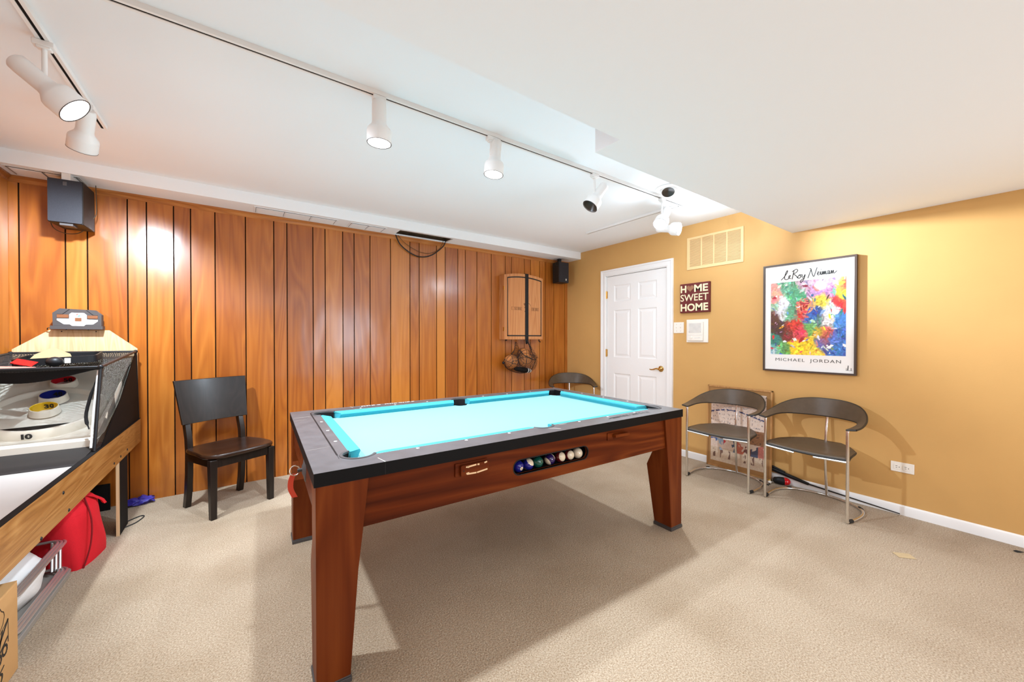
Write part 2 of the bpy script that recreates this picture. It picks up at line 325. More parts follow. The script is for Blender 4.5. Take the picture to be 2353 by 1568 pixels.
struct(c.build('window_1', M['trimw'], sm=0), 'white framed window behind the photographer', 'window')
# crown mouldings of the panelling
c = MB(); prof = [(0,0),(-.006,.006),(-.012,.022),(-.022,.03),(-.022,.042),(0,.042)]
c.loft([[(x, YB+p, HS-.042+q) for p, q in prof] for x in (XL, XR-.005)])
struct(c.build('trim_2', M['pmould'], sm=30), 'thin wood moulding along the top of the panelling', 'moulding')
c = MB(); c.loft([[(XL-p, y, HS-.042+q) for p, q in prof] for y in (YF, YB)])
struct(c.build('trim_3', M['pmould'], sm=30), 'thin wood moulding on the side panelling by the corner', 'moulding')
c = MB(); bp = [(0,0),(-.016,0),(-.016,.045),(-.012,.06),(-.004,.068),(0,.068)]
for y0, y1 in ((YF, DY0-.1), (DY1+.1, YB)): c.loft([[(XR+p, y, q) for p, q in bp] for y in (y0, y1)])
struct(c.build('baseboard_right', M['trimw'], sm=30), 'white baseboard along the ochre wall', 'baseboard')

# ---- door
d = thing('door_1', 'white six panel door with brass lever handle in the ochre wall', 'door', (XR, (DY0+DY1)/2, 0), kind='structure')
def panel_rect(b, y0, y1, z0, z1):
    r = [[(XR+.006+k, y, z) for y, z in ((y0+i,z0+i),(y1-i,z0+i),(y1-i,z1-i),(y0+i,z1-i))] for i, k in ((0,0),(.012,.009),(.022,.009),(.045,.002))]
    b.loft(r, 0, False); b.add(r[-1], [(0,1,2,3)])
b = MB(); ys = [DY0, 2.557, 2.806, 2.912, 3.163, DY1]; zs = [.008, .25, .81, 1.01, 1.60, 1.705, 1.91, DH-.004]
for i in range(5):
    for j in range(7):
        if i in (1,3) and j in (1,3,5): panel_rect(b, ys[i], ys[i+1], zs[j], zs[j+1])
        else: b.add([(XR+.006,ys[i],zs[j]),(XR+.006,ys[i+1],zs[j]),(XR+.006,ys[i+1],zs[j+1]),(XR+.006,ys[i],zs[j+1])], [(0,1,2,3)])
b.box((XR+.018, DY0, .008), (XR+.045, DY1, DH-.004)); b.build('leaf', M['trimw'], d, sm=0, rec=False)
b = MB(); cp = [(0,0),(-.012,0),(-.016,.012),(-.014,.05),(-.022,.058),(-.022,.075),(0,.078)]
pth = [(DY0-.008,0),(DY0-.008,DH+.008),(DY1+.008,DH+.008),(DY1+.008,0)]
rings = []
for k, (y, z) in enumerate(pth):
    sy = -1 if k < 2 else 1; up = 1 if k in (1,2) else 0
    rings.append([(XR+p, y+sy*q, z+up*q) for p, q in cp])
b.loft(rings); b.build('casing', M['trimw'], d, sm=0)
b = MB()
b.box((XR-.001,DY0-.012,0),(XR+.09,DY0-.003,DH+.01)).box((XR-.001,DY1+.003,0),(XR+.09,DY1+.012,DH+.01)).box((XR-.001,DY0-.01,DH+.002),(XR+.09,DY1+.01,DH+.012)); b.build('jamb', M['trimw'], d, sm=0)
for z in (.25, 1.06, 1.80): MB().box((XR-.004, DY1-.012, z-.045), (XR+.004, DY1+.006, z+.045)).tube([(XR-.006, DY1+.002, z-.048), (XR-.006, DY1+.002, z+.048)], .006).build('hinge', M['brass'], d)
b = MB(); b.lathe([(0,0),(.033,0),(.033,-.006),(.022,-.014),(.011,-.018),(.011,-.05),(0,-.05)], (XR+.005, DY0+.065, .905), (1,0,0))
b.tube(spline([(XR-.042,DY0+.065,.905),(XR-.046,DY0+.09,.908),(XR-.046,DY0+.13,.897),(XR-.044,DY0+.165,.893),(XR-.042,DY0+.178,.899)], 5), [.010]*5+[.0085]*5+[.007]*5+[.006]*5+[.005], 10); b.build('lever_handle', M['brass'], d)

# ---- soffit grilles and hanging wires
def grille(x0, x1, n, label, m):
    b = MB(); y0, y1 = 3.775, 3.945; z = HS
    b.box((x0,y0,z-.004),(x1,y1,z-.0005))
    w = (x1-x0-.03)/n
    for i in range(n): b.box((x0+.015+i*w+.008, y0+.02, z-.0075), (x0+.015+(i+1)*w-.008, y1-.012, z-.003), 1)
    for i in range(n+1): b.box((x0+.012+i*w-.001, y0+.012, z-.006),(x0+.012+i*w+.001,y1-.01,z-.003), 2)
    for i in (0,1): b.box((x0+.01, y0+.011, z-.006), (x1-.01, y0+.014, z-.003), 2)
    tag(b.build('soffit_panel', [m, M['white'], M['grey']], sm=0), label, 'panel')
grille(.075, .715, 3, 'white three part cover plate on the soffit underside, left of the two middle ones', M['white'])
grille(.82, 1.16, 2, 'white two part cover plate on the soffit beside the open hole', M['white'])
grille(-1.23, -.90, 2, 'dusty white cover plate on the soffit above the left speaker', M['dirty'])
tag(MB().tube(spline([(1.30,3.97,2.36),(1.36,3.975,2.24),(1.50,3.98,2.155),(1.62,3.98,2.143),(1.74,3.98,2.19),(1.86,3.975,2.30),(1.87,3.95,2.37)]), .006, 6).build('hanging_cable', M['rubber']), 'thick black cable drooping lowest from the hole in the soffit', 'cable')
tag(MB().tube(spline([(1.31,3.96,2.36),(1.40,3.975,2.27),(1.55,3.98,2.20),(1.68,3.98,2.19),(1.80,3.975,2.25),(1.85,3.94,2.37)]), .0025, 5).build('hanging_wire', M['cavity']), 'thin wire looping just above the thick black cable', 'wire')

# ------------------------------------------------------------------ track lighting
YT, XT, XT3 = 1.862, -.632, 3.13
ZT = H1 - .02
def track(a, b_, label):
    a = Vector(a); b_ = Vector(b_); t = (b_-a).normalized(); w = Vector((-t.y, t.x, 0)); b = MB()
    sec = [(-.018,.02),(-.018,0),(-.0055,0),(-.0055,.012),(.0055,.012),(.0055,0),(.018,0),(.018,.02)]
    b.loft([[p + w*u + Vector((0,0,ZT+z)) for u, z in sec] for p in (a, b_)])
    b.loft([[p + w*u + Vector((0,0,ZT+z)) for u, z in ((-.0055,.003),(.0055,.003),(.0055,.0135),(-.0055,.0135))] for p in (a, b_)], 1)
    return tag(b.build('light_track', [M['lampw'], M['blackm']], sm=0), label, 'light track')
track((-1.0, YT, 0), (3.155, YT, 0), 'long white ceiling track running across the room over the pool table')
track((XT, 1.2, 0), (XT, 3.03, 0), 'white ceiling track over the alley ball game')
track((XT3, YT+.03, 0), (XT3, 2.98, 0), 'short white ceiling track by the door wall')
def lamp(x, y, aim, label, on=True, power=60, cone=130, stem=.085, sc=1, side=(0,0), tw=(.75,.875,1), off=0.0, blend=.6, spill=0):
    aim = Vector(aim).normalized()
    t = thing('track_spotlight', label, 'spotlight', (x, y, H1), group='track spotlights')
    zc = ZT - .02
    MB().box((x-.03, y-.017, ZT-.022), (x+.03, y+.017, ZT)).box((x-.02,y-.014,ZT-.03),(x+.02,y+.014,ZT-.02)).build('adapter', M['lampw'], t, bevel=.003)
    piv = Vector((x, y, zc - stem))
    MB().tube([(x, y, zc), piv], .008, 10).ball(piv, .0125, 10).build('stem', M['lampw'], t)
    c = piv + Vector((side[0], side[1], 0)) + aim*off
    prof = [(0,-.098),(.026,-.098),(.0315,-.092),(.033,-.07),(.033,.005),(.036,.018),(.054,.04),(.0565,.05),(.0565,.10),(.0555,.104),(.0525,.104),(.0525,.088),(.0,.088)]
    h = MB().lathe([(r*sc, z*sc) for r, z in prof[:-2]], c, aim, 28).build('lamp_head', M['lampw'], t)
    MB().lathe([(.0525*sc,.1045*sc),(.0565*sc,.1055*sc),(.057*sc,.1035*sc)], c, aim, 28).build('rim', M['grey'], h)
    MB().lathe([(.0528*sc,.094*sc),(.04*sc,.099*sc),(0,.101*sc)] if on else [(.0528*sc,.100*sc),(.03*sc,.07*sc),(0,.05*sc)], c, aim, 28).build('bulb', M['bulb'] if on else M['bulboff'], h)
    if on:
        l = bpy.data.lights.new('spot', 'SPOT'); l.energy = power; l.spot_size = R(cone); l.spot_blend = blend; l.shadow_soft_size = .035; l.color = tw
        o = bpy.data.objects.new('bulb_light', l); COL.objects.link(o); o.parent = t; o.location = c + aim*.112*sc - t.location; o.rotation_euler = aim.to_track_quat('-Z','Y').to_euler()
        if spill:      # the globe of the flood bulb bulges out of the shade and also lights sideways
            l = bpy.data.lights.new('globe', 'POINT'); l.energy = spill; l.shadow_soft_size = .03; l.color = tw
            o = bpy.data.objects.new('globe_light', l); COL.objects.link(o); o.parent = t; o.location = c + aim*.14*sc - t.location
    return t
lamp(.535, YT, (.01,.03,-1), 'white spotlight pointing straight down, leftmost on the long track over the table', stem=.0, power=122, side=(0,0), off=.095)
lamp(1.17, YT, (-.08,.02,-1), 'white lit spotlight pointing down, second from the left on the long track', stem=.075, power=62, side=(.025,0), off=.012)
lamp(2.03, YT, (-.55,.18,-.82), 'unlit white spotlight with black mouth tilted left on the long track', on=False, stem=.115, side=(.03,-.01), off=.012)
lamp(2.84, YT, (-.62,-.05,-.72), 'brightly lit white spotlight at the far end of the long track', stem=.118, power=90, side=(.03,-.005), off=.01, cone=150, spill=4)
lamp(XT3, 2.03, (.18,-.96,-.22), 'small lit spotlight on the short track, right beside the far end lamp', stem=.150, power=370, side=(-.01,-.03), cone=70, blend=1, spill=8, off=.01)
lamp(XT, 2.275, (.74,-.04,-.67), 'white lit spotlight lying sideways on the track over the alley game', stem=.148, power=190, side=(0,0), off=.0, sc=1.05, cone=104, blend=.45)
lamp(XT, 2.76, (-.22,.55,-.75), 'white spotlight turned away towards the panelling over the alley game', stem=.045, power=210, side=(0,0), off=.06, cone=118, sc=1.0)
# recessed eyeball lamp
e = thing('eyeball_downlight', 'recessed white eyeball ceiling lamp with a black mouth', 'ceiling lamp', (2.73, 1.735, H1))
MB().lathe([(.062,-.001),(.10,-.001),(.098,-.008),(.075,-.014),(.064,-.012)], (2.73,1.735,H1), (0,0,1), 32).build('trim_ring', M['lampw'], e)
ax = Vector((-.45,-.25,-.86)).normalized()
MB().lathe([(.064,-.02),(.063,.012),(.055,.032),(.047,.040)], (2.73,1.735,H1-.004), ax, 28).build('eyeball', M['lampw'], e)
MB().lathe([(.047,.038),(.03,.03),(0,.02)], (2.73,1.735,H1-.004), ax, 28).build('reflector', M['bulboff'], e)

# ------------------------------------------------------------------ pool table (built in its own axes)
PT = (1.2998, 2.0784, 0); PA = R(-1.788)
t = thing('pool_table', 'large pool table with turquoise cloth, black top rails and cherry wood legs', 'pool table', PT, PA, world=False)
HX, HY, ZT0, ZT1, ZC = 1.0855, .653, .731, .780, .742
xl, xr, yn, yf = -.935, .99, -.53, .535
pr = .062
PK = dict(nl=(xl+.027, yn+.038), nr=(xr-.027, yn+.038), fl=(xl+.027, yf-.038), fr=(xr-.027, yf-.038), nm=(.02, yn+.027), fm=(.03, yf-.027))
def seg(cx, cy, r, a0, a1): return arc(cx, cy, r, a0, a1, 14)
def ang(px, py, c): return math.degrees(math.atan2(py-c[1], px-c[0]))
def hit(c, r, x=None, y=None, s=1):
    if x is not None: return (x, c[1] + s*math.sqrt(r*r-(x-c[0])**2))
    return (c[0] + s*math.sqrt(r*r-(y-c[1])**2), y)
def corner(c, r, p0, p1):
    a0, a1 = ang(*p0, c), ang(*p1, c)
    while a1 > a0: a1 -= 360
    while a1 < a0 - 300: a1 += 360
    return seg(c[0], c[1], r, a0, a1)
# inner outline of the rails, clockwise from the near-left pocket
r = pr; inner = []
c_ = PK['nl']; inner += corner(c_, r, hit(c_,r,y=yn,s=1), hit(c_,r,x=xl,s=1))
c_ = PK['fl']; inner += corner(c_, r, hit(c_,r,x=xl,s=-1), hit(c_,r,y=yf,s=1))
c_ = PK['fm']; inner += corner(c_, r, hit(c_,r,y=yf,s=-1), hit(c_,r,y=yf,s=1))
c_ = PK['fr']; inner += corner(c_, r, hit(c_,r,y=yf,s=-1), hit(c_,r,x=xr,s=1))
c_ = PK['nr']; inner += corner(c_, r, hit(c_,r,x=xr,s=-1), hit(c_,r,y=yn,s=-1))
c_ = PK['nm']; inner += corner(c_, r, hit(c_,r,y=yn,s=1), hit(c_,r,y=yn,s=-1))
outer = [(-HX,-HY),(HX,-HY),(HX,HY),(-HX,HY)]
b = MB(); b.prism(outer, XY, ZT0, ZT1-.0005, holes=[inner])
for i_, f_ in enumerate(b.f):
    if len(f_) == 4: b.m[i_] = 4  # side faces: darker copy of the top laminate, shade put into its colour
b.prism([(x*.9993, y*.9993) for x, y in outer], XY, ZT1-.0006, ZT1, holes=[inner])
zz = ZT1 + .0005
zz = ZT1 + .0005
def strip(p, q, w, mi, z=zz):
    p = Vector((*p, z)); q = Vector((*q, z)); d = (q-p).normalized(); n = Vector((-d.y, d.x, 0))*w/2
    b.add([p-n, q-n, q+n, p+n], [(0,1,2,3)], mi)
gl = [(-.983,-.47),(-.981,.50)] + arc(-.94,.535,.04,175,95,5) + [(-.7,.583),(.5,.60),(1.0,.60)] + arc(1.0,.56,.04,80,10,5) + [(1.045,-.42)]
for p, q in zip(gl, gl[1:]): strip(p, q, .0065, 1)
strip((-.983,-.47),(-.984,-.52), .0015, 1)
# pearl sights let into the rails
for i, x in enumerate((-.68,-.45,-.215,.255,.485,.725)): 
    for y in (yn-.02, yf+.025): b.lathe([(.0075,0),(0,0)], (x, y, zz+.0002), (0,0,1), 10, 2)
for y in (.24,.0,-.24): 
    for x in (xl-.02, xr+.045): b.lathe([(.0075,0),(0,0)], (x, y, zz+.0002), (0,0,1), 10, 2)
# joints and scuffs in the laminate
for p, q, w in (((-.843,-HY),(-.855,-.59),.003),((-1.08,.43),(-.99,.44),.003),((-1.08,.34),(-1.02,.345),.002),((-1.08,-.33),(-.99,-.32),.001),((.06,-.62),(.0,-.56),.005),((.11,-.545),(.16,-.548),.004),((-.73,.65),(-.72,.60),.003),((.10,.65),(.12,.6),.004)): strip(p, q, w, 3)
b.add([(x, -HY-.0005, z) for x, z in ((-.844,ZT0),(-.842,ZT0),(-.842,ZT1),(-.844,ZT1))], [(0,1,2,3)], 1); b.add([(x, -HY-.0005, z) for x, z in ((.846,ZT0),(.848,ZT0),(.848,ZT1),(.846,ZT1))], [(0,1,2,3)], 1)
# worn printed marks on the near and far rails (unreadable lettering)
def marks(x0, y, n, dx, h, mi, sl=.3):
    rnd = random.Random(3)
    for k in range(n):
        x = x0 + k*dx
        if rnd.random() < .8: strip((x, y), (x+h*sl, y+h), .008, mi)
        if rnd.random() < .8: strip((x, y+h*.95), (x+dx*.6, y+h*.95), .008, mi)
        if rnd.random() < .7: strip((x+dx*.55, y), (x+dx*.55+h*sl, y+h), .007, mi)
        if rnd.random() < .5: strip((x+h*.1, y+h*.1), (x+dx*.5, y+h*.1), .004, mi)
marks(.56, -.600, 9, .029, .030, 1); strip((.448,-.595),(.475,-.585),.009,1); strip((.478,-.589),(.552,-.583),.026,1)
marks(-.66, .615, 4, .034, .018, 2, .1); marks(-.50, .617, 7, .032, .018, 2, .1)
top = b.build('top_rail', [M['vinyl'], M['black'], M['dot'], M['scuff'], M['sideshade']], t, sm=20)
# cloth with cut-outs at the pockets
cl = []; r = .050
def cc(c, p0, p1): return corner(c, r, p0, p1)
c_ = PK['nl']; q0 = (xl, c_[1]+r*1.0); cl += seg(c_[0], c_[1], r, 90, -0) if False else []
pts = []
for key, a0, a1 in (('nl',100,-10),('nm',170,10),('nr',190,80),('fr',280,170),('fm',350,190),('fl',10,-100)):
    pts += seg(*PK[key], r, a0, a1)
MB().prism(pts, XY, ZC-.02, ZC).build('cloth', M['felt'], t, sm=20)
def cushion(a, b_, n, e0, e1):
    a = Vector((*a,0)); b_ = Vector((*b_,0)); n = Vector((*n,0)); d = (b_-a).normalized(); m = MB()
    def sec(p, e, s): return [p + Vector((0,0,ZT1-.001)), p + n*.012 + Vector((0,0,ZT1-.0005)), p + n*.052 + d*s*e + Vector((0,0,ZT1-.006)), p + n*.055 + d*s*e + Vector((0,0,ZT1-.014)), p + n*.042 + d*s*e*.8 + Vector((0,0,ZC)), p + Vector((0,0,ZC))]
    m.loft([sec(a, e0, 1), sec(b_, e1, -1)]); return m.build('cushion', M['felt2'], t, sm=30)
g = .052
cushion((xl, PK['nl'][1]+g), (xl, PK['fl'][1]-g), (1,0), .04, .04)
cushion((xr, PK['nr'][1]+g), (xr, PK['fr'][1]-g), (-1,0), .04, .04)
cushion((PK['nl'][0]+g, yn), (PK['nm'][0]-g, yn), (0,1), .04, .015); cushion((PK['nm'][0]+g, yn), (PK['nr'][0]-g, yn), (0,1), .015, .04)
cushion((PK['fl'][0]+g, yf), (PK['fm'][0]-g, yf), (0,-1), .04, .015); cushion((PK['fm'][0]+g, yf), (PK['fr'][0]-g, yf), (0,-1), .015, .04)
for key, a0, a1 in (('nl',110,340),('nr',200,430),('fl',20,250),('fr',-70,160),('nm',195,345),('fm',15,165)):
    o_ = (*PK[key], 0)
    p = MB().lathe([(pr-.001,ZT1-.001),(pr-.004,.735),(pr-.007,.70)], o_, (0,0,1), 22, 0, a0, a1)
    p.lathe([(.0615,.699),(0,.698)], o_, (0,0,1), 24, 0).lathe([(.0615,.699),(.058,.722)], o_, (0,0,1), 24, 0).build('pocket', M['blackm'], t, sm=50)
    MB().lathe([(pr-.003,ZT1-.006),(pr-.003,ZT1+.0025),(pr+.001,ZT1+.004),(pr+.008,ZT1+.003),(pr+.010,ZT1-.001)], o_, (0,0,1), 26, 0, a0+4, a1-4).build('pocket_rim', M['grey'], t, sm=50)
# legs: straight outer corner, tapering inwards, with the little bracket below the apron
for sx in (-1, 1):
    for sy in (-1, 1):
        b = MB(); X0, Y0 = (HX-.006)*sx, (HY-.004)*sy
        def ring(w, dd, z): return [(X0, Y0, z), (X0-sx*w, Y0, z), (X0-sx*w, Y0-sy*dd, z), (X0, Y0-sy*dd, z)]
        b.loft([ring(.112,.128,.022), ring(.140,.168,.40), ring(.152,.115,.50), ring(.178,.13,ZT0)])
        l = b.build('leg', M['legwood'], t, sm=0, bevel=.003)
        b = MB(); b.box((X0+sx*.004, Y0+sy*.004, 0), (X0-sx*.116, Y0-sy*.132, .018)); b.box((X0+sx*.001, Y0+sy*.001, .018), (X0-sx*.113, Y0-sy*.129, .025)); b.build('foot_pad', M['grey'], l, sm=0, bevel=.002)
# aprons
z0a = .545
slot = rrect(-.245, .600, .238, .668, .034, 8)
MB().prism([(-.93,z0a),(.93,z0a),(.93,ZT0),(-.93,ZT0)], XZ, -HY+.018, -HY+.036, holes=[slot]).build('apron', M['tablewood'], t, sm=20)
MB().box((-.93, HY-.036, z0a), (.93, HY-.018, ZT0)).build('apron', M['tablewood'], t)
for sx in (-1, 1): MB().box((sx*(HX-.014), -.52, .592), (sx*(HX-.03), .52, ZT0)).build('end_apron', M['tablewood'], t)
MB().box((-1.03,-.60,.675),(1.03,.60,.692)).box((-1.0,-.6,.692),(1.0,.6,.697)).build('bed', M['blackm'], t)
b = MB(); y1, y0 = -HY+.036, -HY+.115
b.box((-.27,y1,.588),(.27,y0,.594)).box((-.27,y0-.004,.588),(.27,y0,.674)).box((-.27,y1,.588),(-.262,y0,.674)).box((.262,y1,.588),(.27,y0,.674)).box((-.25,y1+.06,.655),(.25,y1+.063,.658),1)
b.prism(rrect(-.249,.596,.242,.672,.037,8), XZ, -HY+.0165, -HY+.03, holes=[slot]); b.build('ball_tray', [M['black'], M['grey']], t, sm=20)
# wooden pulls on the near apron
ya = -HY+.018
b = MB(); b.box((-.548,ya-.008,.657),(-.392,ya,.712)); b.prism(rrect(-.528,.657,-.392,.705,.006), XZ, ya-.022, ya-.008)
for p, q in (((-.50,.696),(-.455,.699)),((-.45,.699),(-.44,.698)),((-.415,.70),(-.402,.703)),((-.50,.666),(-.455,.664)),((-.452,.664),(-.40,.670)),((-.504,.668),(-.49,.67)),((-.505,.697),(-.49,.694))):
    d_ = Vector((q[0]-p[0], 0, q[1]-p[1])).normalized(); n_ = Vector((-d_.z, 0, d_.x))*.0033; P = Vector((p[0], ya-.0226, p[1])); Q = Vector((q[0], ya-.0226, q[1]))
    b.add([P-n_, Q-n_, Q+n_, P+n_], [(0,1,2,3)], 1)
b.lathe([(.003,0),(0,0)], (-.515, ya-.0226, .681), (0,1,0), 8, 2)
o = b.build('pull_block', [M['tablewood'], M['worn'], M['black']], t, sm=20); o['label'] = 'chipped wooden pull block with worn cream edges'
b = MB(); b.box((.385,ya-.006,.672),(.43,ya,.714)); b.box((.425,ya-.03,.688),(.54,ya-.006,.704)); b.box((.425,ya-.006,.688),(.44,ya,.704)); b.build('pull_block', M['tablewood'], t, bevel=.002)
# lock disc with ring and strap on the end apron
xe = -(HX-.014)
b = MB(); b.lathe([(0,-.012),(.018,-.012),(.03,-.006),(.052,-.003),(.055,0)], (xe, -.17, .655), (1,0,0), 28); b.lathe([(.008,0),(.008,-.03),(0,-.03)], (xe, -.17, .655), (1,0,0), 10)
lk = b.build('lock_disc', M['grey'], t)
MB().tube([(xe-.040+.020*math.cos(a*math.pi/9), -.165+.006*math.sin(a*math.pi/9), .655+.020*math.sin(a*math.pi/9)) for a in range(18)], .0026, 6, closed=True).build('key_ring', M['chrome'], lk)
p = spline([(xe-.046,-.165,.640),(xe-.055,-.16,.61),(xe-.056,-.16,.575),(xe-.045,-.162,.545),(xe-.040,-.164,.535)], 5)
MB().loft([[q+Vector((-.011,-.0012,0)), q+Vector((.011,-.0012,0)), q+Vector((.011,.0012,0)), q+Vector((-.011,.0012,0))] for q in p]).build('strap', M['redstrap'], lk)

# ---- balls in the tray: things resting in the slot
PM = Matrix.Translation(Vector(PT)) @ Matrix.Rotation(PA, 4, 'Z')
def pool_ball(x, m, kind, label, rot, dz=0):
    rB = .0286; n, k = 28, 20
    b = MB(); rings = [[(rB*math.sin(math.pi*(i+.01)/(k+.02))*math.cos(2*math.pi*j/n), rB*math.sin(math.pi*(i+.01)/(k+.02))*math.sin(2*math.pi*j/n), rB*math.cos(math.pi*(i+.01)/(k+.02))) for j in range(n)] for i in range(k+1)]
    for i in range(k):
        lat = abs(90 - 180*(i+.5)/k)
        if kind == 'solid': mi = 1 if (i < 2) else 0
        elif kind == 'stripe': mi = 1 if lat > 33 else 0
        else: mi = 1
        b.loft(rings[i:i+2], mi, False)
    b.text('2' if kind == 'solid' else '', (-.0035,-.005,rB), (1,0,0), (0,1,0), .010, mi=2) if kind == 'solid' else None
    b.add(rings[0], [tuple(range(n))], 1); b.add(rings[-1], [tuple(range(n))], 1 if kind != 'solid' else 0)
    o = b.build('pool_ball', [m, M['ballw'], M['ink']], sm=60)
    o.location = PM @ Vector((x, -HY+.062, .594+rB+dz)); o.rotation_euler = rot
    tag(o, label, 'pool ball', 'pool balls in the tray'); return o
pool_ball(-.190, M['balld'], 'solid', 'solid blue pool ball with its number circle, leftmost in the tray', (R(100), R(-25), 0))
pool_ball(-.130, M['balld'], 'stripe', 'blue and ivory striped pool ball, second from the left in the tray', (R(35), R(25), 0))
pool_ball(-.070, M['ballg'], 'solid', 'green pool ball between the blue and purple balls', (R(-25), R(-20), 0))
pool_ball(.008, M['ballp'], 'stripe', 'purple and ivory striped pool ball in the middle of the tray', (0, R(62), 0))
pool_ball(.078, M['ballm'], 'stripe', 'ivory pool ball with maroon band on top, right after the purple one', (R(72), R(8), 0))
pool_ball(.140, M['ballm'], 'stripe', 'ivory pool ball with a maroon right edge, second from the right', (R(78), R(-22), 0))
pool_ball(.202, M['ballw'], 'plain', 'plain ivory pool ball, rightmost in the tray', (0,0,0))

# ------------------------------------------------------------------ chrome and leather armchairs (front = +x)
t = thing('armchair', 'taupe leather armchair on thin chrome legs, nearer one by the ochre wall with the outlet', 'armchair', (3.322,1.028,0), R(176.6), 'chrome leather armchairs', world=False)
rt = .0095; ZA = .630
for s in (-1, 1):
    MB().tube([(0, s*.253, rt), (0, s*.253, .42), (0, s*.251, ZA-.022), (-.006, s*.252, ZA)], rt, 12).ball((0, s*.253, rt), rt*1.02, 10).build('leg', M['chrome'], t)
    MB().tube([(-.012, s*.254, rt), (-.055, s*.262, rt)], .0125, 10).build('rubber_foot', M['rubber'], t)
    MB().tube([(-.33, s*.235, rt), (-.352, s*.215, rt)], .0125, 10).build('rubber_foot', M['rubber'], t)
half = [(0,.253),(-.10,.268),(-.22,.270),(-.31,.243),(-.375,.18),(-.415,.09),(-.425,0)]
base = spline([(x, y, rt) for x, y in half] + [(x, -y, rt) for x, y in half[-2::-1]], 6)
MB().tube(base, rt, 12).build('base_bow', M['chrome'], t)
MB().tube(spline([(-.424,0,rt),(-.405,0,.14),(-.392,0,.30),(-.392,0,.40),(-.400,0,.50),(-.418,0,.60),(-.428,0,.68)], 5), rt, 12).build('leg', M['chrome'], t)
# seat
def seat_pt(u, v, lift):      # u across -1..1, v front..back 0..1
    hw = (.256 - .012*min(1, v*3))*(1 - .6*max(0, (v-.3)/.7)**2.2)
    x = -.005 - .405*v + .03*(1-abs(u))*0 - .012*math.cos(u*math.pi)*(1-v)*0
    y = u*hw
    x -= -.02*(abs(u)**3)*(v > .5)
    z = .437 - .022*(1-u*u)*math.sin(math.pi*min(1, v*1.05+.06)) + .008*v - .012*math.exp(-((v)/.06)**2)*(1) + .006*abs(u)**2
    return Vector((x, y, z + lift))
NU, NV = 20, 16
b = MB(); 
b.grid(lambda a, c_: seat_pt(a*2-1, c_, 0), NU, NV); b.build('seat', M['leather'], t, sm=60, rec=False).modifiers.new('s', 'SOLIDIFY').thickness = .016
edge = [seat_pt(a/10-1, 0, -.008) for a in range(21)] + [seat_pt(1, a/10, -.008) for a in range(1, 11)] + [seat_pt(1-a/10, 1, -.008) for a in range(1, 21)] + [seat_pt(-1, 1-a/10, -.008) for a in range(1, 10)]
MB().tube(edge, .0075, 8, closed=True).build('seat_edge', M['piping'], t)
for s in (-1, 1): MB().tube([(0,s*.25,.412),(-.004,s*.06,.400)], .008, 8).build('seat_rail', M['chrome'], t)
MB().tube([(0,.25,.42),(-.2,.2,.405),(-.392,.0,.405)], .007, 8).tube([(0,-.25,.42),(-.2,-.2,.405),(-.392,0,.405)], .007, 8).build('seat_brace', M['chrome'], t)
# arm and back band
inn = [(.004,.248,ZA),(-.08,.252,ZA+.004),(-.18,.250,ZA+.010),(-.27,.226,ZA+.012),(-.345,.170,ZA+.010),(-.395,.092,ZA+.008),(-.412,0,ZA+.008)]
out = [(.000,.296,ZA+.008),(-.09,.302,ZA+.016),(-.20,.294,ZA+.042),(-.30,.262,ZA+.082),(-.378,.200,ZA+.116),(-.428,.105,ZA+.134),(-.440,0,ZA+.138)]
I = spline(inn + [(x,-y,z) for x, y, z in inn[-2::-1]], 5); O = spline(out + [(x,-y,z) for x, y, z in out[-2::-1]], 5)
rings = []
for a, c_ in zip(I, O):
    n_ = (c_-a); m_ = (a+c_)/2; tdir = Vector((0,0,1)) if abs(n_.z) < 1e-3 else None
    k = I.index(a); tg = (I[min(k+1,len(I)-1)] - I[max(k-1,0)]).normalized(); nn = n_.cross(tg).normalized()*.0065
    bul = nn*.6
    rings.append([a, a+nn, m_+nn+bul*.2, c_+nn, c_, c_-nn, m_-nn, a-nn])
MB().loft(rings).build('arm_back_band', M['leather'], t, sm=70)
MB().tube(I, .0065, 6).tube(O, .0065, 6).tube([I[0],O[0]], .0065, 6).tube([I[-1],O[-1]], .0065, 6).build('band_edge', M['piping'], t)
a2 = copy_tree(t); a2.location = (3.285,1.636,0); a2.rotation_euler = (0,0,R(182.5)); a2['label'] = 'taupe leather armchair on chrome legs in front of the poster leaning on the wall'
a3 = copy_tree(t); a3.location = (3.40,3.46,0); a3.rotation_euler = (0,0,R(-126)); a3['label'] = 'taupe leather armchair in the corner, mostly hidden behind the pool table'

# ------------------------------------------------------------------ dark wooden chair (front = +x)
t = thing('dining_chair', 'espresso wooden dining chair with a broad curved backrest by the panelling', 'chair', (-.092,3.562,0), R(-62.5), world=False); t.scale = (1, 1.06, 1.022)
for s in (-1, 1):
    b = MB(); y = s*.182
    b.loft([[(.20-w, y-w2, z),(.20, y-w2, z),(.20, y+w2, z),(.20-w, y+w2, z)] for w, w2, z in ((.036,.017,0),(.046,.021,.40))]); b.build('leg', M['espresso'], t, bevel=.003)
    b = MB(); y = s*.168
    b.loft([[(x-.022, y-.017, z),(x+.022, y-.017, z),(x+.022, y+.017, z),(x-.022, y+.017, z)] for x, z in ((-.215,0),(-.192,.12),(-.180,.25),(-.176,.40),(-.186,.50),(-.218,.61),(-.248,.70),(-.274,.80))]); b.build('leg', M['espresso'], t, sm=30, bevel=.003)
    MB().box((-.16, s*.165, .345), (.16, s*.185, .402)).build('apron', M['espresso'], t)
MB().box((.172,-.165,.345),(.192,.165,.402)).build('apron', M['espresso'], t); MB().box((-.185,-.155,.345),(-.17,.155,.402)).build('apron', M['espresso'], t)
b = MB(); N_ = 24
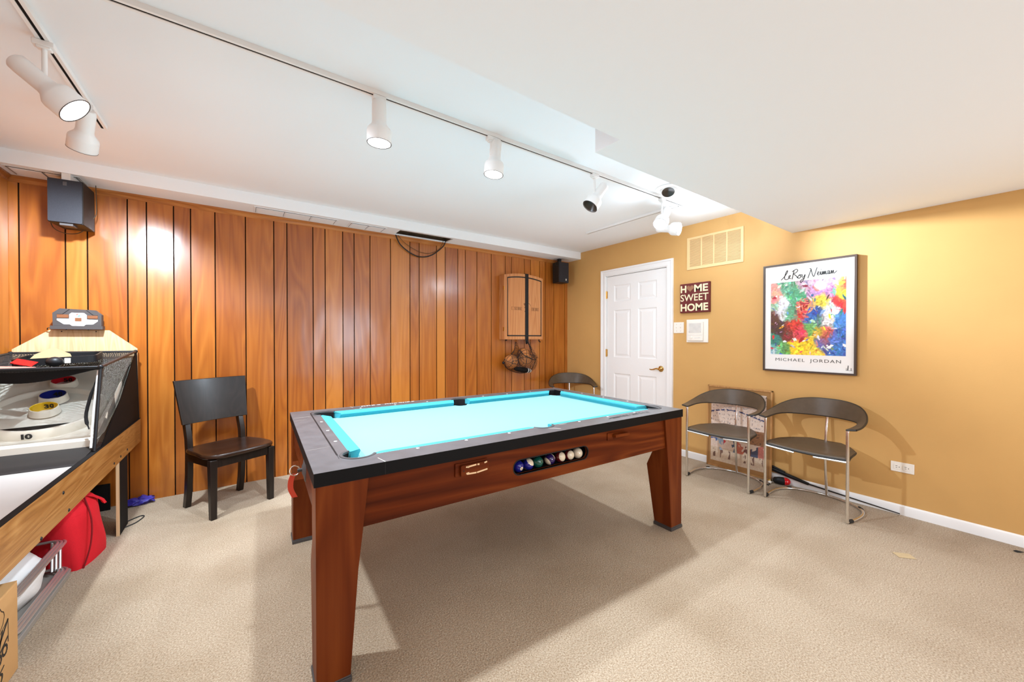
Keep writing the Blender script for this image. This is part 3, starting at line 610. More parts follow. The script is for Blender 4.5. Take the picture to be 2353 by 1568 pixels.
def so(k): 
    a = 2*math.pi*k/N_; c1, s1 = math.cos(a), math.sin(a); e = .45
    return (.222*abs(c1)**e*(1 if c1 > 0 else -1)*1.0 + .004, .222*abs(s1)**e*(1 if s1 > 0 else -1)*(1 if c1 > 0 else .93))
o_ = [so(k) for k in range(N_)]
b.loft([[(x*f, y*f, z) for x, y in o_] for f, z in ((.95,.402),(1.0,.412),(1.0,.424),(.975,.433),(.9,.434),(.7,.428),(.4,.422),(.05,.421))]); b.build('seat', M['espseat'], t, sm=50)
b = MB()
def bp_(u, z, th): 
    k = (z-.60)/.315; return Vector((-.172 - .072*k - .028*(1-u*u) - th, u*(.205+.022*k), z))
zs_ = [.603 + .312*i/8 for i in range(9)]; us = [-1 + i/6 for i in range(13)]
b.loft([[bp_(u, z, 0) for u in us] + [bp_(u, z, .02) for u in us[::-1]] for z in zs_]); b.build('backrest', M['espresso'], t, sm=40, bevel=.002)

# ------------------------------------------------------------------ alley ball game in the left corner
AX0, AX1 = -1.25, -.643; AXC = -.948
t = GAME = thing('alley_ball_game', 'alley ball game with ivory target board, oak sides and black net cage in the corner', 'arcade game', (AXC, 2.6, 0))
def side(x0, x1, nm):
    b = MB(); b.box((x0, 1.25, .468), (x1, 3.975, .640)); b.box((x0-.0005, 1.25, .640), (x1+.0005, 3.975, .6435), 1)
    s = b.build('side_board', [M['oak'], M['blackm']], t, sm=0); return s
sb = side(AX1-.022, AX1, 1); side(AX0, AX0+.022, 0)
for y, z in ((3.564,.502),(3.40,.497),(3.25,.493),(2.463,.578),(2.525,.480),(2.24,.475)): MB().lathe([(0,.004),(.006,.003),(.008,0)], (AX1, y, z), (1,0,0), 10).build('bolt', M['black'], sb)
xi0, xi1 = AX0+.022, AX1-.022
MB().hexa([(xi0,1.25,.545),(xi1,1.25,.545),(xi1,2.70,.615),(xi0,2.70,.615)], [(xi0,1.25,.565),(xi1,1.25,.565),(xi1,2.70,.634),(xi0,2.70,.634)]).build('lane', M['lane'], t, sm=0)
MB().loft([[(x, y, z) for x in (xi0, xi1)] + [(x, y, z-.02) for x in (xi1, xi0)] for y, z in ((2.70,.636),(2.72,.645),(2.82,.642),(2.93,.652),(2.985,.664))]).build('ramp', M['rampb'], t, sm=30)
# target board: deck, guard ring, cups
tanb = .427; sl = math.atan(tanb); dn = Vector((0, -math.sin(sl), math.cos(sl))); dv = Vector((0, math.cos(sl), math.sin(sl)))
P0 = Vector((AXC, 3.03, .672))
def deck(u, v, h): return P0 + Vector((u, 0, 0)) + dv*v + dn*h        # u across, v up the slope, h above the deck
RC, RR = .40, .232                                                  # guard ring centre (v) and radius
cups = [(.372, 'yel', '30'), (.515, 'blue', '40'), (.697, 'red', '50')]
def deck_h(u, v):
    d = math.hypot(u, (v-RC)); h = .012 - .30*(v+.02) if v < .16 else -.042
    if v > .5: h = -.042*max(0, 1-(v-.5)/.2)
    if d < RR: h = -.012
    h += .010*max(0, (abs(u)-.20)/.08)**2 + .05*max(0, (v-.72)/.18)**2
    return h
b = MB(); hw = (xi1-xi0)/2
b.grid(lambda a, c: deck((a-.5)*2*hw, -.02 + c*.95, deck_h((a-.5)*2*hw, -.02+c*.95)), 40, 60)
b.build('target_board', M['plastic'], t, sm=60, rec=False)
tb = [o for o in t.children if o.name.startswith('target_board')][0]
MB().box((xi0, 2.988, .650), (xi1, 3.03, .702)).build('front_lip', M['plastic'], tb, bevel=.006, seg=3)
b = MB(); n = 56; rings = []
for i in range(n):
    a = 2*math.pi*i/n; cu, cv = math.cos(a), math.sin(a); h = .010 + .004*max(0, cv)
    rings.append([deck(cu*q, RC + cv*q, z) for q, z in ((RR+.022,-.06),(RR+.014,-.03),(RR+.008,h-.004),(RR+.003,h),(RR-.005,h),(RR-.012,h-.006),(RR-.02,-.0105),(RR-.03,-.016))])
rings.append(rings[0]); b.loft(rings, 0, False); b.build('guard_ring', M['plastic'], tb, sm=60)
for s in (-1, 1):
    b = MB(); pts = [deck(s*(hw-.004), v, 0) for v in (-.01,.2,.4,.6,.8,.92)]; hs = (.02,.03,.04,.05,.055,.05)
    b.loft([[p + Vector((-s*.03,0,0)) + dn*.002, p + Vector((-s*.006,0,0)) + dn*h, p + dn*h, p - dn*.02] for p, h in zip(pts, hs)]); b.build('side_wall', M['plastic'], tb, sm=60)
b = MB(); p0 = deck(-hw, .90, .02); p1 = deck(hw, .90, .02)
b.grid(lambda a, c: p0.lerp(p1, a) + Vector((0, .02*c, .02*c)), 8, 4); b.build('back_wall', M['plastic'], tb, sm=60, rec=False)
# ball slot in front inside the ring, score figures
b = MB(); q = [(RR-.020)*1.0]
arc_o = [(math.sin(R(a))*(RR-.016), RC - math.cos(R(a))*(RR-.016)) for a in range(-36, 43, 6)]
poly = arc_o + [(.148, RC-.150), (-.128, RC-.164)]
b.prism(poly, lambda x, y, a: deck(x, y, a), -.0125, -.0085); b.build('ball_slot', M['darkslot'], tb, sm=0)
fr = dv*.25 + dn
MB().text('10', deck(-.030, RC-RR-.017, -.030), (1,0,0), dn+dv*.25, .030, .040, lift=.004, bold=.05, spacing=.85).build('score_number', M['ink'], tb, rec=False)
b = MB(); b.prism([(x, RC-RR-.03-.010*math.cos(x*50)) for x in (-.03,-.02,-.01,0,.01,.02,.03)] + [(.03,RC-RR-.028),(-.03,RC-RR-.028)], lambda x, y, a: deck(x, y-.016, a-.036), .0005, .0035); b.build('ball_notch', M['darkslot'], tb, sm=0)
for v, mk, num in cups:
    rc, hc = .052, .036; o_ = deck(0, v, 0)
    cu = MB().lathe([(rc+.010,-.005),(rc+.006,hc*.7),(rc+.004,hc),(rc,hc+.001)], o_, dn, 36).build('cup', M['plastic'], tb, sm=60)
    MB().lathe([(rc+.001,hc+.0015),(rc-.002,hc),(rc-.005,-.03),(.0,-.032)], o_, dn, 36).build('cup_liner', M[mk], tb, sm=60)
    b = MB(); pr_ = Vector((0,1,0))
    for k, chx in enumerate(num):
        ua = -.016 + .020*k
        b.text(chx, o_ + Vector((ua+.004, 0, 0)) + dv*math.sqrt((rc-.006)**2-ua*ua)*.94 + dn*.001, (1, 0, 0), dn, .028, .019, lift=.001, bold=.05)
    b.build('score_number', M['ink'], tb, rec=False)
# net cage
pf0, pf1 = Vector((AX1-.012, 2.935, .645)), Vector((AX1-.012, 3.06, 1.088)); pb1 = Vector((AX1-.012, 3.90, 1.150)); pb0 = Vector((AX1-.012, 3.965, .645))
pf0l, pf1l, pb1l, pb0l = [Vector((2*AXC-p.x, p.y, p.z)) for p in (pf0, pf1, pb1, pb0)]
b = MB()
for a, c in ((pf0,pf1),(pf1,pb1),(pb1,pb0),(pf0l,pf1l),(pf1l,pb1l),(pb1l,pb0l),(pf1,pf1l),(pb1,pb1l)): b.tube([a, c], .0075, 10)
for p in (pf1, pb1, pf1l, pb1l): b.ball(p, .013, 10)
fr_ = b.build('net_frame', M['black'], t)
MB().tube([pf0 + Vector((-.012,.0,.02)), pf0.lerp(pf1,.5) + Vector((-.020,.03,0)), pf1 + Vector((-.012,.01,-.02))], .005, 6).build('white_rod', M['lampw'], fr_)
MB().tube(spline([pf0 + Vector((-.02,.01,.12)), pf0.lerp(pf1,.45)+Vector((-.045,.02,0)), pf1 + Vector((-.016,.01,-.05))], 6), [.003]*3+[.008]*7+[.003]*3, 6).build('strap', M['blackm'], fr_)
def quadgrid(a, c, d, e, n=12, sag=Vector((0,0,0)), wob=0):
    def fn(u, v):
        p = a.lerp(c, u).lerp(e.lerp(d, u), v); k = math.sin(math.pi*u)*math.sin(math.pi*v)
        return p + sag*k + Vector((wob*math.sin(u*17+v*3)*k, 0, 0))
    return fn
for nm, (a, c, d, e) in (('r', (pf0, pb0, pb1, pf1)), ('l', (pf0l, pb0l, pb1l, pf1l))):
    sg = .02 if nm == 'r' else -.004
    b = MB(); b.grid(quadgrid(a, c, d, e, sag=Vector((-sg,0,0)), wob=.012 if nm == 'r' else .004), 14, 12); b.build('side_net', M['mesh'], t, sm=80, rec=False)
    o1 = Vector((.004 if nm == 'r' else -.004, 0, 0)); tri = [a + o1 + Vector((0,.03,-.045)), c + o1 + Vector((0,.0,.0)), d + o1 + Vector((0,-.03,-.01)), a.lerp(d,.5)+o1+Vector((0,.07,-.02))]
    th_ = Vector((-.003 if nm == 'r' else .003, 0, 0))
    b = MB(); b.loft([[p for p in tri], [p + th_ for p in tri]]); b.build('fabric_gusset', M['blackm'], t, sm=0)
def top_net(u, v):
    p = pf1l.lerp(pf1, u).lerp(pb1l.lerp(pb1, u), v); k = math.sin(math.pi*u)**.7*math.sin(math.pi*min(1, v*1.0+.0))**.55
    return p + Vector((0, 0, -.085*k - .025*math.sin(math.pi*u)*math.exp(-((v-.12)/.12)**2) + .004*math.sin(u*23)*math.sin(v*19)))
b = MB(); b.grid(top_net, 24, 24); b.build('top_net', M['meshd'], t, sm=80, rec=False)
b = MB(); b.grid(lambda u, v: pf1l.lerp(pf1, u) + Vector((0, .004+.02*v, -v*(.014+.062*math.sin(math.pi*min(1,u*1.02))**1.3)))
, 24, 3); b.build('net_hem', M['blackm'], t, sm=80, rec=False)
# backboard, scoreboard, legs
b = MB(); b.prism([(AX0,.50),(AX1-.01,.50),(AX1-.01,1.17),(-.80,1.306),(-1.085,1.306),(AX0,1.175)], XZ, 3.945, 3.962)
for x in (-1.03,-.865): b.lathe([(.004,0),(0,0)], (x, 3.9445, 1.296), (0,1,0), 8, 1)
b.build('backboard', [M['blond'], M['darkslot']], t, sm=0)
sy0, sy1 = 3.885, 3.945; SX, SZ = -1.063, 1.311
def S_(x, z): return (SX + x*.2385/1735, SZ + (870-z)*.1415/745)     # scoreboard drawing units
b = MB(); b.prism([S_(x-290, z) for x, z in ((330,745),(320,290),(560,125),(1760,160),(2000,330),(2000,745))], XZ, sy0+.012, sy1)
b.box((SX-.004, sy0, SZ-.001), (SX+.2425, sy1, SZ+.023))
for p in (((460,325),(640,325),(880,145),(905,150),(660,340),(460,340)),((1450,165),(1480,165),(1720,345),(1870,345),(1870,360),(1700,360))): b.prism([S_(x-290,z) for x, z in p], XZ, sy0+.0112, sy0+.014, 1)
sc = b.build('scoreboard', [M['grey'], M['black']], t, sm=0)
MB().prism([S_(x-290,z) for x, z in ((470,490),(880,490),(880,330),(960,270),(1390,275),(1480,345),(1480,510),(1870,515),(1870,570),(1700,690),(1450,695),(1380,750),(980,750),(900,695),(690,690),(470,550))], XZ, sy0+.010, sy0+.013).build('face_plate', M['lampw'], sc, sm=0)
for x0, z0, x1, z1 in ((470,460,860,340),(1510,475,1870,360),(1075,580,1300,455)): a, c = S_(x0-290,z0), S_(x1-290,z1); MB().box((a[0], sy0+.0085, a[1]), (c[0], sy0+.012, c[1])).build('display', M['brown'], sc, sm=0)
b = MB()
b.prism([S_(x-290,z) for x, z in ((1100,355),(1120,320),(1170,300),(1230,305),(1190,325),(1150,355))], XZ, sy0+.009, sy0+.0105); b.prism([S_(x-290,z) for x, z in ((1125,415),(1165,400),(1200,360),(1255,350),(1265,375),(1230,410))], XZ, sy0+.009, sy0+.0105, 1)
b.build('emblem', [M['logor'], M['logob']], sc, sm=0)
MB().tube(spline([(SX,3.91,SZ+.006),(SX-.02,3.912,SZ+.008),(SX-.028,3.93,SZ-.004)],4), .003, 6).build('cord', M['cavity'], sc)
for x0, x1 in ((AX1-.018, AX1-.002), (AX0+.002, AX0+.018)):
    b = MB(); b.box((x0, 3.38, 0), (x1, 3.58, .47)); b.box((x0, 3.376, 0), (x1-.0, 3.38, .47), 1); b.build('leg_panel', [M['blackm'], M['blond']], t, sm=0)
MB().box((AX0+.02, 3.93, .0), (-.80, 3.945, .19)).build('back_stretcher', M['blackm'], t)
for x0 in (AX0+.03, AX1-.07): MB().box((x0, 1.3, 0), (x0+.04, 1.34, .55)).build('front_leg', M['blackm'], t)

# things lying in the sagging top net
def netz(x, y):
    u = (x-pf1l.x)/(pf1.x-pf1l.x); v = (y-pf1.y)/(pb1.y-pf1.y); return top_net(u, v).z
def shell(poly, z0, z1, th):
    b = MB(); cx = sum(p[0] for p in poly)/len(poly); cy = sum(p[1] for p in poly)/len(poly)
    inn_ = [(cx+(x-cx)*(1-th), cy+(y-cy)*(1-th)) for x, y in poly]
    b.prism(poly, XY, z0, z1, holes=[inn_]); b.prism(poly, XY, z0-.003, z0); return b
o = MB(); o = shell(rrect(-.165,-.20,.165,.20,.04), 0, .038, .05).build('shallow_tray', M['black'], sm=30); o.location = (-.93, 3.56, 1.105); o.rotation_euler = (R(2), R(-3), R(8)); tag(o, 'black rimmed shallow tray lying in the top net of the alley game', 'tray')
o = MB().box((-.14,-.055,0),(.14,.055,.012)).build('pink_folder', M['pink'], bevel=.003); o.location = (-1.09, 3.22, 1.085); o.rotation_euler = (0, R(3), R(-14)); tag(o, 'flat pink folder in the net left of the black tray', 'folder')
o = MB().add([(-.09,-.05,0),(.09,-.05,0),(.07,.06,.018),(0,.085,.055),(-.07,.06,.018),(-.09,-.05,.006),(.09,-.05,.006),(.07,.06,.024),(0,.085,.061),(-.07,.06,.024)], [(0,4,3,2,1),(5,6,7,8,9),(0,1,6,5),(1,2,7,6),(2,3,8,7),(3,4,9,8),(4,0,5,9)]).build('open_envelope', M['manila'], sm=0); o.location = (-.955, 3.50, 1.115); o.rotation_euler = (R(12), 0, R(10)); tag(o, 'open tan envelope sticking up out of the black tray', 'envelope')
o = MB().box((-.05,-.02,0),(.05,.02,.006)).box((-.035,-.0205,.0005),(.02,-.0203,.0055),1).box((-.05,-.02,.006),(.05,.02,.0065),1).build('snack_packet', [M['black'], M['gadred']]); o.location = (-1.00, 3.30, 1.108); o.rotation_euler = (R(35), R(12), R(-25)); tag(o, 'small black and red packet in front of the tan envelope', 'packet')
o = MB().ball((0,0,0), .036, 18, sc=(1,1,.8)).build('black_ball', M['black']); o.location = (-.90, 3.34, 1.112); tag(o, 'small shiny black ball beside the red and black packet', 'ball')
o = MB().box((-.012,-.005,0),(.012,.005,.03)).build('grey_clip', M['gloveb'] if False else M['beige'], bevel=.002); o.location = (-.855, 3.36, 1.10); tag(o, 'little white clip next to the shiny black ball', 'clip')
wb = MB().ball((0,0,0), .036, 16).build('wooden_ball', M['oak'])
for i, (x, y) in enumerate(((-1.12,3.16),(-1.05,3.145),(-.975,3.15))):
    c = wb if i == 0 else wb.copy()
    if i: COL.objects.link(c)
    c.location = (x, y, 1.062 - .004*i)
    tag(c, ('wooden ball caught in the net hem, leftmost of three','wooden ball in the net hem between its two neighbours','wooden ball in the net hem, rightmost of three')[i], 'ball', 'wooden balls in the net')

# ---- under the game: sack, plastic bag, chrome frames, carton, glove, cord
b = MB(); rings = []
nz = 14; na = 36
for i in range(nz+1):
    k = i/nz; z = .395*k; w = 1.0 - .18*k**2 if k < .8 else (.885 - (k-.8)*2.6); rg = []
    for j in range(na):
        a = 2*math.pi*j/na; e = .62; cx, cy = math.cos(a), math.sin(a)
        x = .105*abs(cx)**e*(1 if cx > 0 else -1); y = .155*abs(cy)**e*(1 if cy > 0 else -1)
        f = 1 + .05*math.sin(a*5+k*3) *(.4+k) + .045*noise.noise((cx*2, cy*2, k*3))
        rg.append((x*w*f - .01*k, y*w*f - .03*k, z + .018*noise.noise((cx*3, cy*3, 5))*k*(1-k)*2 + (.02*math.sin(a*6) if i == nz else 0)))
    rings.append(rg)
b.loft(rings)
p = spline([(.09,-.135,.0),(.112,-.12,.12),(.108,-.10,.25),(.07,-.07,.37)], 5)
t = thing('drawstring_sack', 'bright red cloth sack leaning under the alley ball game', 'bag', (-.795, 3.17, 0), R(-6), world=False); t.scale = (1.05, 1.08, 1)
s_ = b.build('sack_body', M['redcloth'], t, sm=70)
MB().tube(p, .004, 6).build('seam', mat('dark_red_seam', (.22,.002,.006), .9), t)
MB().loft([[(x, y, z) for x, y, z in ((.0+dx, yy-.012, zz), (.01+dx, yy-.012, zz-.008), (.012+dx, yy+.012, zz-.01), (.002+dx, yy+.012, zz))] for dx, yy, zz in ((.04,-.02,.372),(.075,.0,.35),(.098,.03,.315),(.102,.05,.285))]).build('tie_flap', M['redcloth'], t, sm=60)
b = MB(); rings = []
for i in range(13):
    k = i/12; z = .235*k; w = math.sin(math.pi*(.16+.80*k))**.55
    rings.append([(.13*w*math.cos(a)*(1+.10*noise.noise((math.cos(a)*2,math.sin(a)*2,k*4))), .20*w*math.sin(a)*(1+.12*noise.noise((math.cos(a)*2+5,math.sin(a)*2,k*4))), z+.01*noise.noise((math.cos(a)*4,math.sin(a)*4,k))) for a in [2*math.pi*j/30 for j in range(30)]])
b.loft(rings)
t = thing('plastic_bag', 'crumpled white plastic bag lying among the chrome chair frames', 'bag', (-.905, 2.70, .034), 0, world=False)
b.build('bag_body', M['bagw'], t, sm=70)
b = MB(); b.tube([(.045*math.cos(a)-.02, .155+.03*math.sin(a)*.5, .24+.045*math.sin(a)) for a in [2*math.pi*j/16 for j in range(16)]], .012, 8, closed=True); b.build('bag_handle', M['bagw'], t)
def frame_pts(x0, x1, y0, y1, z, r=.05): return [Vector((x0, y0, z))] + [Vector((x, y, z)) for x, y in arc(x1-r, y0+r, r, 270, 360, 5)] + [Vector((x, y, z)) for x, y in arc(x1-r, y1-r, r, 0, 90, 5)] + [Vector((x0, y1, z))]
M['chrome2'] = mat('dull_chrome', (.60,.59,.58), .30, .8)
fr0 = thing('chrome_chair_frame', 'nested chrome chair frame on the carpet, innermost of three behind the carton', 'chair frame', (-.90, 2.70, 0), 0, 'nested chrome frames', world=False)
for nm, z, y0, y1, x1 in (('bottom_rail', .040, -.30, .295, .140), ('top_rail', .182, -.27, .305, .133)):
    MB().tube(frame_pts(-.16, x1, y0, y1, z), .0062, 8).build(nm, M['chrome2'], fr0)
MB().tube([(.122,-.262,.040),(.118,-.245,.182)], .0062, 8).build('upright', M['chrome2'], fr0); MB().tube([(.112,.265,.040),(.105,.30,.182)], .0062, 8).build('upright', M['chrome2'], fr0)
for i, d_ in ((1, .011), (2, .022)):
    c = copy_tree(fr0); c.location = (-.90-d_*.9, 2.70-d_*1.3, d_*.55); c['label'] = ('nested chrome chair frame, middle one of three behind the carton', 'nested chrome chair frame, outermost of three behind the carton')[i-1]
o = MB().prism(rrect(-.20,-.335,.155,.315,.05), XY, 0, .026).build('smoky_plate', M['acrylic'], sm=30, bevel=.008, seg=3); o.location = (-.905, 2.70, .001); tag(o, 'smoky grey rounded plate under the chrome chair frames', 'plate')
t = thing('cardboard_carton', 'brown cardboard carton with black printing at the picture edge', 'box', (-.90, 1.98, 0))
b = MB(); b.box((-1.10,1.70,0),(-.703,2.245,.330)); bx = b.build('carton_body', M['card'], t, bevel=.004)
MB().box((-1.10,1.70,.330),(-.704,1.968,.334)).box((-1.10,1.972,.330),(-.704,2.244,.334)).build('flap', M['card'], t)
b = MB(); xf = -.7022
def ln(pts, w):
    P = [Vector((xf, y, z)) for y, z in pts]
    for p, q in zip(P, P[1:]):
        d_ = (q-p).normalized(); n_ = Vector((0, -d_.z, d_.y))*w/2; b.add([p-n_, q-n_, q+n_, p+n_], [(0,1,2,3)])
ln([(2.17,.150),(2.17,.235)], .003); ln([(2.17,.233),(2.10,.165)], .010); ln([(2.17,.233),(2.07,.19)], .003); ln([(2.168,.172),(2.05,.112)], .008); ln([(2.168,.150),(2.168,.172)], .002); ln([(2.13,.215),(2.10,.13)], .008)
for y in (2.145, 2.105, 2.06): ln([(y+.017*math.cos(a), .135-(2.145-y)*.35+.017*math.sin(a)) for a in [2*math.pi*k/10 for k in range(11)]], .009)
ln([(2.145,.260),(2.14,.275),(2.125,.285),(2.115,.30),(2.10,.295),(2.09,.31),(2.075,.305)], .003); ln([(2.145,.260),(2.135,.235),(2.115,.22),(2.08,.205)], .003)
ln([(2.14,.085),(2.00,.03)], .006)
b.text('02', (xf, 2.05, .022), (0,1,0), (0,0,1), .05, .085, lift=.0003)
b.build('print', M['ink'], t, sm=0, rec=False)
# rubber glove and cord near the back leg
t = thing('rubber_glove', 'crumpled dark blue rubber glove on the carpet against the panelling', 'glove', (-.645,3.935,0), R(12), world=False)
b = MB(); rings = []
for i in range(15):
    k = i/14; w = math.sin(math.pi*(.10+.80*k))**.7; rg = []
    for j in range(22):
        a = 2*math.pi*j/22; f = 1 + .55*noise.noise((k*4.5, math.cos(a)*1.6, math.sin(a)*1.6+3)) + .25*noise.noise((k*11, math.cos(a)*4, math.sin(a)*4))
        rg.append((-.075+.15*k + .01*math.sin(a*3), .045*w*f*math.cos(a), max(.002, .026 + .030*w*f*math.sin(a))))
    rings.append(rg)
b.loft(rings); b.build('glove_palm', M['gloveb'], t, sm=35)
for k, (a, ln_) in enumerate(((-.03,.05),(-.01,.045),(.012,.04),(.03,.035))): MB().tube(spline([(.04,a*.6,.02),(.06,a,.028),(.05+ln_*.6,a*1.2,.012)],4), [.009,.009,.009,.009,.009,.008,.008,.007,.005], 8).build('glove_finger', M['gloveb'], t)
MB().lathe([(.022,-.012),(.024,0),(.020,.012)], (-.082,-.004,.026), (1,.15,.2), 14).build('glove_cuff', M['gloveb'], t)
MB().tube(spline([(-.655,3.60,.004),(-.60,3.66,.004),(-.575,3.64,.004),(-.60,3.55,.004),(-.645,3.50,.004)],6), .0035, 6).build('power_cord', M['rubber'], GAME)

# ------------------------------------------------------------------ speakers
def speaker(name, c, rz, w, dpt, h, tilt, label, cat='speaker'):
    t = thing(name, label, cat, c, rz, world=False)
    b = MB(); b.hexa([(-w/2,-dpt/2,0),(w/2,-dpt/2,0),(w/2*.92,dpt/2,0),(-w/2*.92,dpt/2,0)], [(-w/2,-dpt/2,h),(w/2,-dpt/2,h),(w/2*.92,dpt/2,h),(-w/2*.92,dpt/2,h)])
    b.build('cabinet', M['spside'], t, bevel=.004)
    MB().prism(rrect(-w/2+.003,.003,w/2-.003,h-.003,.008), XZ, -dpt/2-.008, -dpt/2).build('grille', M['speaker'], t, sm=30)
    return t
s1 = speaker('wall_speaker', (-.946,3.838,2.005), R(-3), .160, .215, .285, 0, 'large dark speaker hanging under the soffit over the alley ball game')
MB().box((-.009,-.1172,.243),(.009,-.1152,.268)).build('badge', M['grey'], s1)
MB().box((-.03,-.10,-.014),(.03,-.03,0)).build('foot_clip', M['grey'], s1); MB().box((-.02,-.10,.285),(.02,.08,.329)).build('bracket', M['dirty'], s1)
MB().tube(spline([(.085,.09,.34),(.088,.09,.2),(.095,.06,.12),(.088,.03,.08)],5), .0025, 6).tube(spline([(-.085,.08,.11),(-.125,.07,.08),(-.115,.07,.0),(-.06,.06,-.035),(0,.06,-.03),(.03,.07,-.002)],5), .0028, 6).build('speaker_wire', M['cavity'], s1)
s2 = speaker('wall_speaker', (3.545,3.872,2.0), 0, .176, .135, .278, 0, 'small black speaker in the corner above the dartboard cabinet')
MB().box((.030,-.0765,.030),(.046,-.0752,.055)).build('badge', M['beige'], s2)
MB().tube(spline([(-.03,.03,.33),(-.05,-.03,.27),(-.095,-.05,.225),(-.105,-.02,.25),(-.06,.0,.32)],5), .0025, 6).build('speaker_wire', M['rubber'], s2)
MB().box((-.02,0,.278),(.02,.04,.334)).build('bracket', M['black'], s2)

# ------------------------------------------------------------------ dartboard cabinet with the ball net
cx0, cx1, cz0, cz1 = 2.628, 3.245, 1.232, 2.035; yc = 3.888
t = thing('dartboard_cabinet', 'closed orange oak dartboard cabinet with arched top on the panelling', 'cabinet', ((cx0+cx1)/2, 4.0, cz0))
def topz(x): k = (x-(cx0+cx1)/2)/((cx1-cx0)/2); return cz1 + .035*(1-k*k)
xs_ = [cx0 + (cx1-cx0)*i/16 for i in range(17)]
MB().prism([(x, topz(x)) for x in xs_] + [(cx1,cz0),(cx0,cz0)], XZ, yc+.022, 3.998).build('body', M['cab'], t, sm=20)
xm = (cx0+cx1)/2 + .03
for a, c_, nm in ((cx0, xm-.002, 'l'), (xm+.002, cx1, 'r')):
    xx = [a + (c_-a)*i/8 for i in range(9)]
    dr = MB().prism([(x, topz(x)) for x in xx] + [(c_,cz0),(a,cz0)], XZ, yc, yc+.019).build('door', M['cab'], t, sm=20)
    i0 = a+.045 if nm == 'l' else a; i1 = c_ if nm == 'l' else c_-.022
    b = MB(); q = [i0 + (i1-i0)*k/8 for k in range(9)]
    b.prism([(x, topz(x)-.035) for x in q] + [(x, topz(x)-.05) for x in q[::-1]], XZ, yc-.0012, yc+.001)
    b.box((i0,yc-.0012,cz0+.04),(i1,yc+.001,cz0+.055))
    xv = i0 if nm == 'l' else i1-.011
    b.box((xv,yc-.0012,cz0+.04),(xv+.012,yc+.001,topz(xv)-.04)); b.build('inlay', M['ink'], dr, sm=0)
    b = MB()
    # worn serif lettering, too blurred to read: stems, slants and serifs only
    rn = random.Random(5 if nm == 'l' else 8); x0_, n_l, dx_ = (2.738, 7, .0245) if nm == 'l' else (3.056, 5, .0250)
    def bar(p, q, w):
        P = Vector((p[0], yc-.0008, p[1])); Q = Vector((q[0], yc-.0008, q[1])); d_ = (Q-P).normalized(); k_ = Vector((-d_.z, 0, d_.x))*w/2; b.add([P-k_, Q-k_, Q+k_, P+k_], [(0,1,2,3)])
    for k in range(n_l):
        x_ = x0_ + k*dx_; za, zb = 1.606, 1.643
        if rn.random() < .75: bar((x_+.004, za), (x_+.004, zb), .006)
        if rn.random() < .6: bar((x_+.004, zb), (x_+.018, za), .005)
        if rn.random() < .7: bar((x_+.018, za), (x_+.018, zb), .003)
        bar((x_, zb), (x_+.020, zb), .003); bar((x_, za), (x_+.020, za), .003)
    e_ = [(2.925,1.690),(2.955,1.700),(2.96,1.672),(2.944,1.664)] if nm == 'l' else [(3.01,1.70),(3.03,1.692),(3.045,1.665),(3.04,1.662),(3.027,1.685),(3.01,1.692)]
    b.prism(e_, XZ, yc-.001, yc)
    if nm == 'l':
        b.prism([(2.938,1.640),(2.958,1.662),(2.962,1.655),(2.944,1.632)], XZ, yc-.001, yc); b.prism([(2.94,1.590),(2.962,1.578),(2.962,1.586),(2.95,1.60)], XZ, yc-.001, yc)
    b.build('print', M['inkw'], dr, sm=0, rec=False)
for z in (1.36, 1.87): MB().box((cx0-.004,yc-.002,z-.025),(cx0+.006,yc+.02,z+.025)).build('hinge', M['brass'], t)
MB().tube([(3.205,3.92,cz0),(3.205,3.92,cz0-.02),(3.215,3.91,cz0-.034),(3.222,3.90,cz0-.033)], .006, 8).build('hook', M['black'], t)
MB().tube([(2.68,3.93,cz0),(2.69,3.92,cz0-.012)], .012, 8).build('hook', M['black'], t)
# string net of balls, hung by a strap over the cabinet
t = thing('ball_net', 'black string net hanging by a broad black strap from the dartboard cabinet', 'net bag', (2.93, 3.88, .95))
xs0 = 2.978
MB().loft([[(xs0-w, y, z),(xs0+w, y, z),(xs0+w, y+.003, z),(xs0-w, y+.003, z)] for w, y, z in ((.026,3.955,topz(xs0)+.006),(.026,yc-.006,topz(xs0)+.006),(.026,yc-.006,cz0),(.022,yc-.004,cz0-.03),(.012,yc,cz0-.06))]).build('strap', M['black'], t, sm=0)
MB().loft([[(x-.008,3.87,z),(x+.008,3.87,z),(x+.008,3.873,z),(x-.008,3.873,z)] for x, z in ((2.985,1.20),(3.00,1.17),(3.025,1.13),(3.045,1.095))]).build('buckle_tail', M['rubber'], t, sm=0)
ctrl = [(1.185,2.775,2.80),(1.09,2.745,2.845),(1.02,2.69,2.90),(.96,2.612,3.105),(.90,2.63,3.10),(.85,2.72,3.06),(.815,2.84,3.01),(.805,2.90,2.985)]
def netring(z, a, c, dpt): 
    return [((a+c)/2 + (c-a)/2*math.cos(q), 3.845 + 1.23*dpt*math.sin(q), z) for q in [2*math.pi*k/20 for k in range(20)]]
b = MB(); rg = [netring(z, a, c, d_) for (z, a, c), d_ in zip([(1.205,2.775,2.79),(1.10,2.755,2.82),(1.04,2.71,2.87)], (.006,.03,.07))]
b.loft([netring(1.04,2.70,3.06,.10), netring(.995,2.645,3.09,.112), netring(.95,2.613,3.10,.118), netring(.90,2.63,3.09,.115), netring(.855,2.70,3.06,.095), netring(.82,2.80,3.01,.06), netring(.808,2.87,2.97,.02)], 0, False)
b.loft(rg + [netring(1.0,2.66,2.90,.09)], 0, False)
b.loft([netring(1.215,2.975,2.985,.006), netring(1.12,2.99,3.03,.02), netring(1.05,3.0,3.07,.05), netring(.99,3.0,3.095,.08)], 0, False)
b.build('string_mesh', M['netb'], t, sm=80, rec=False)
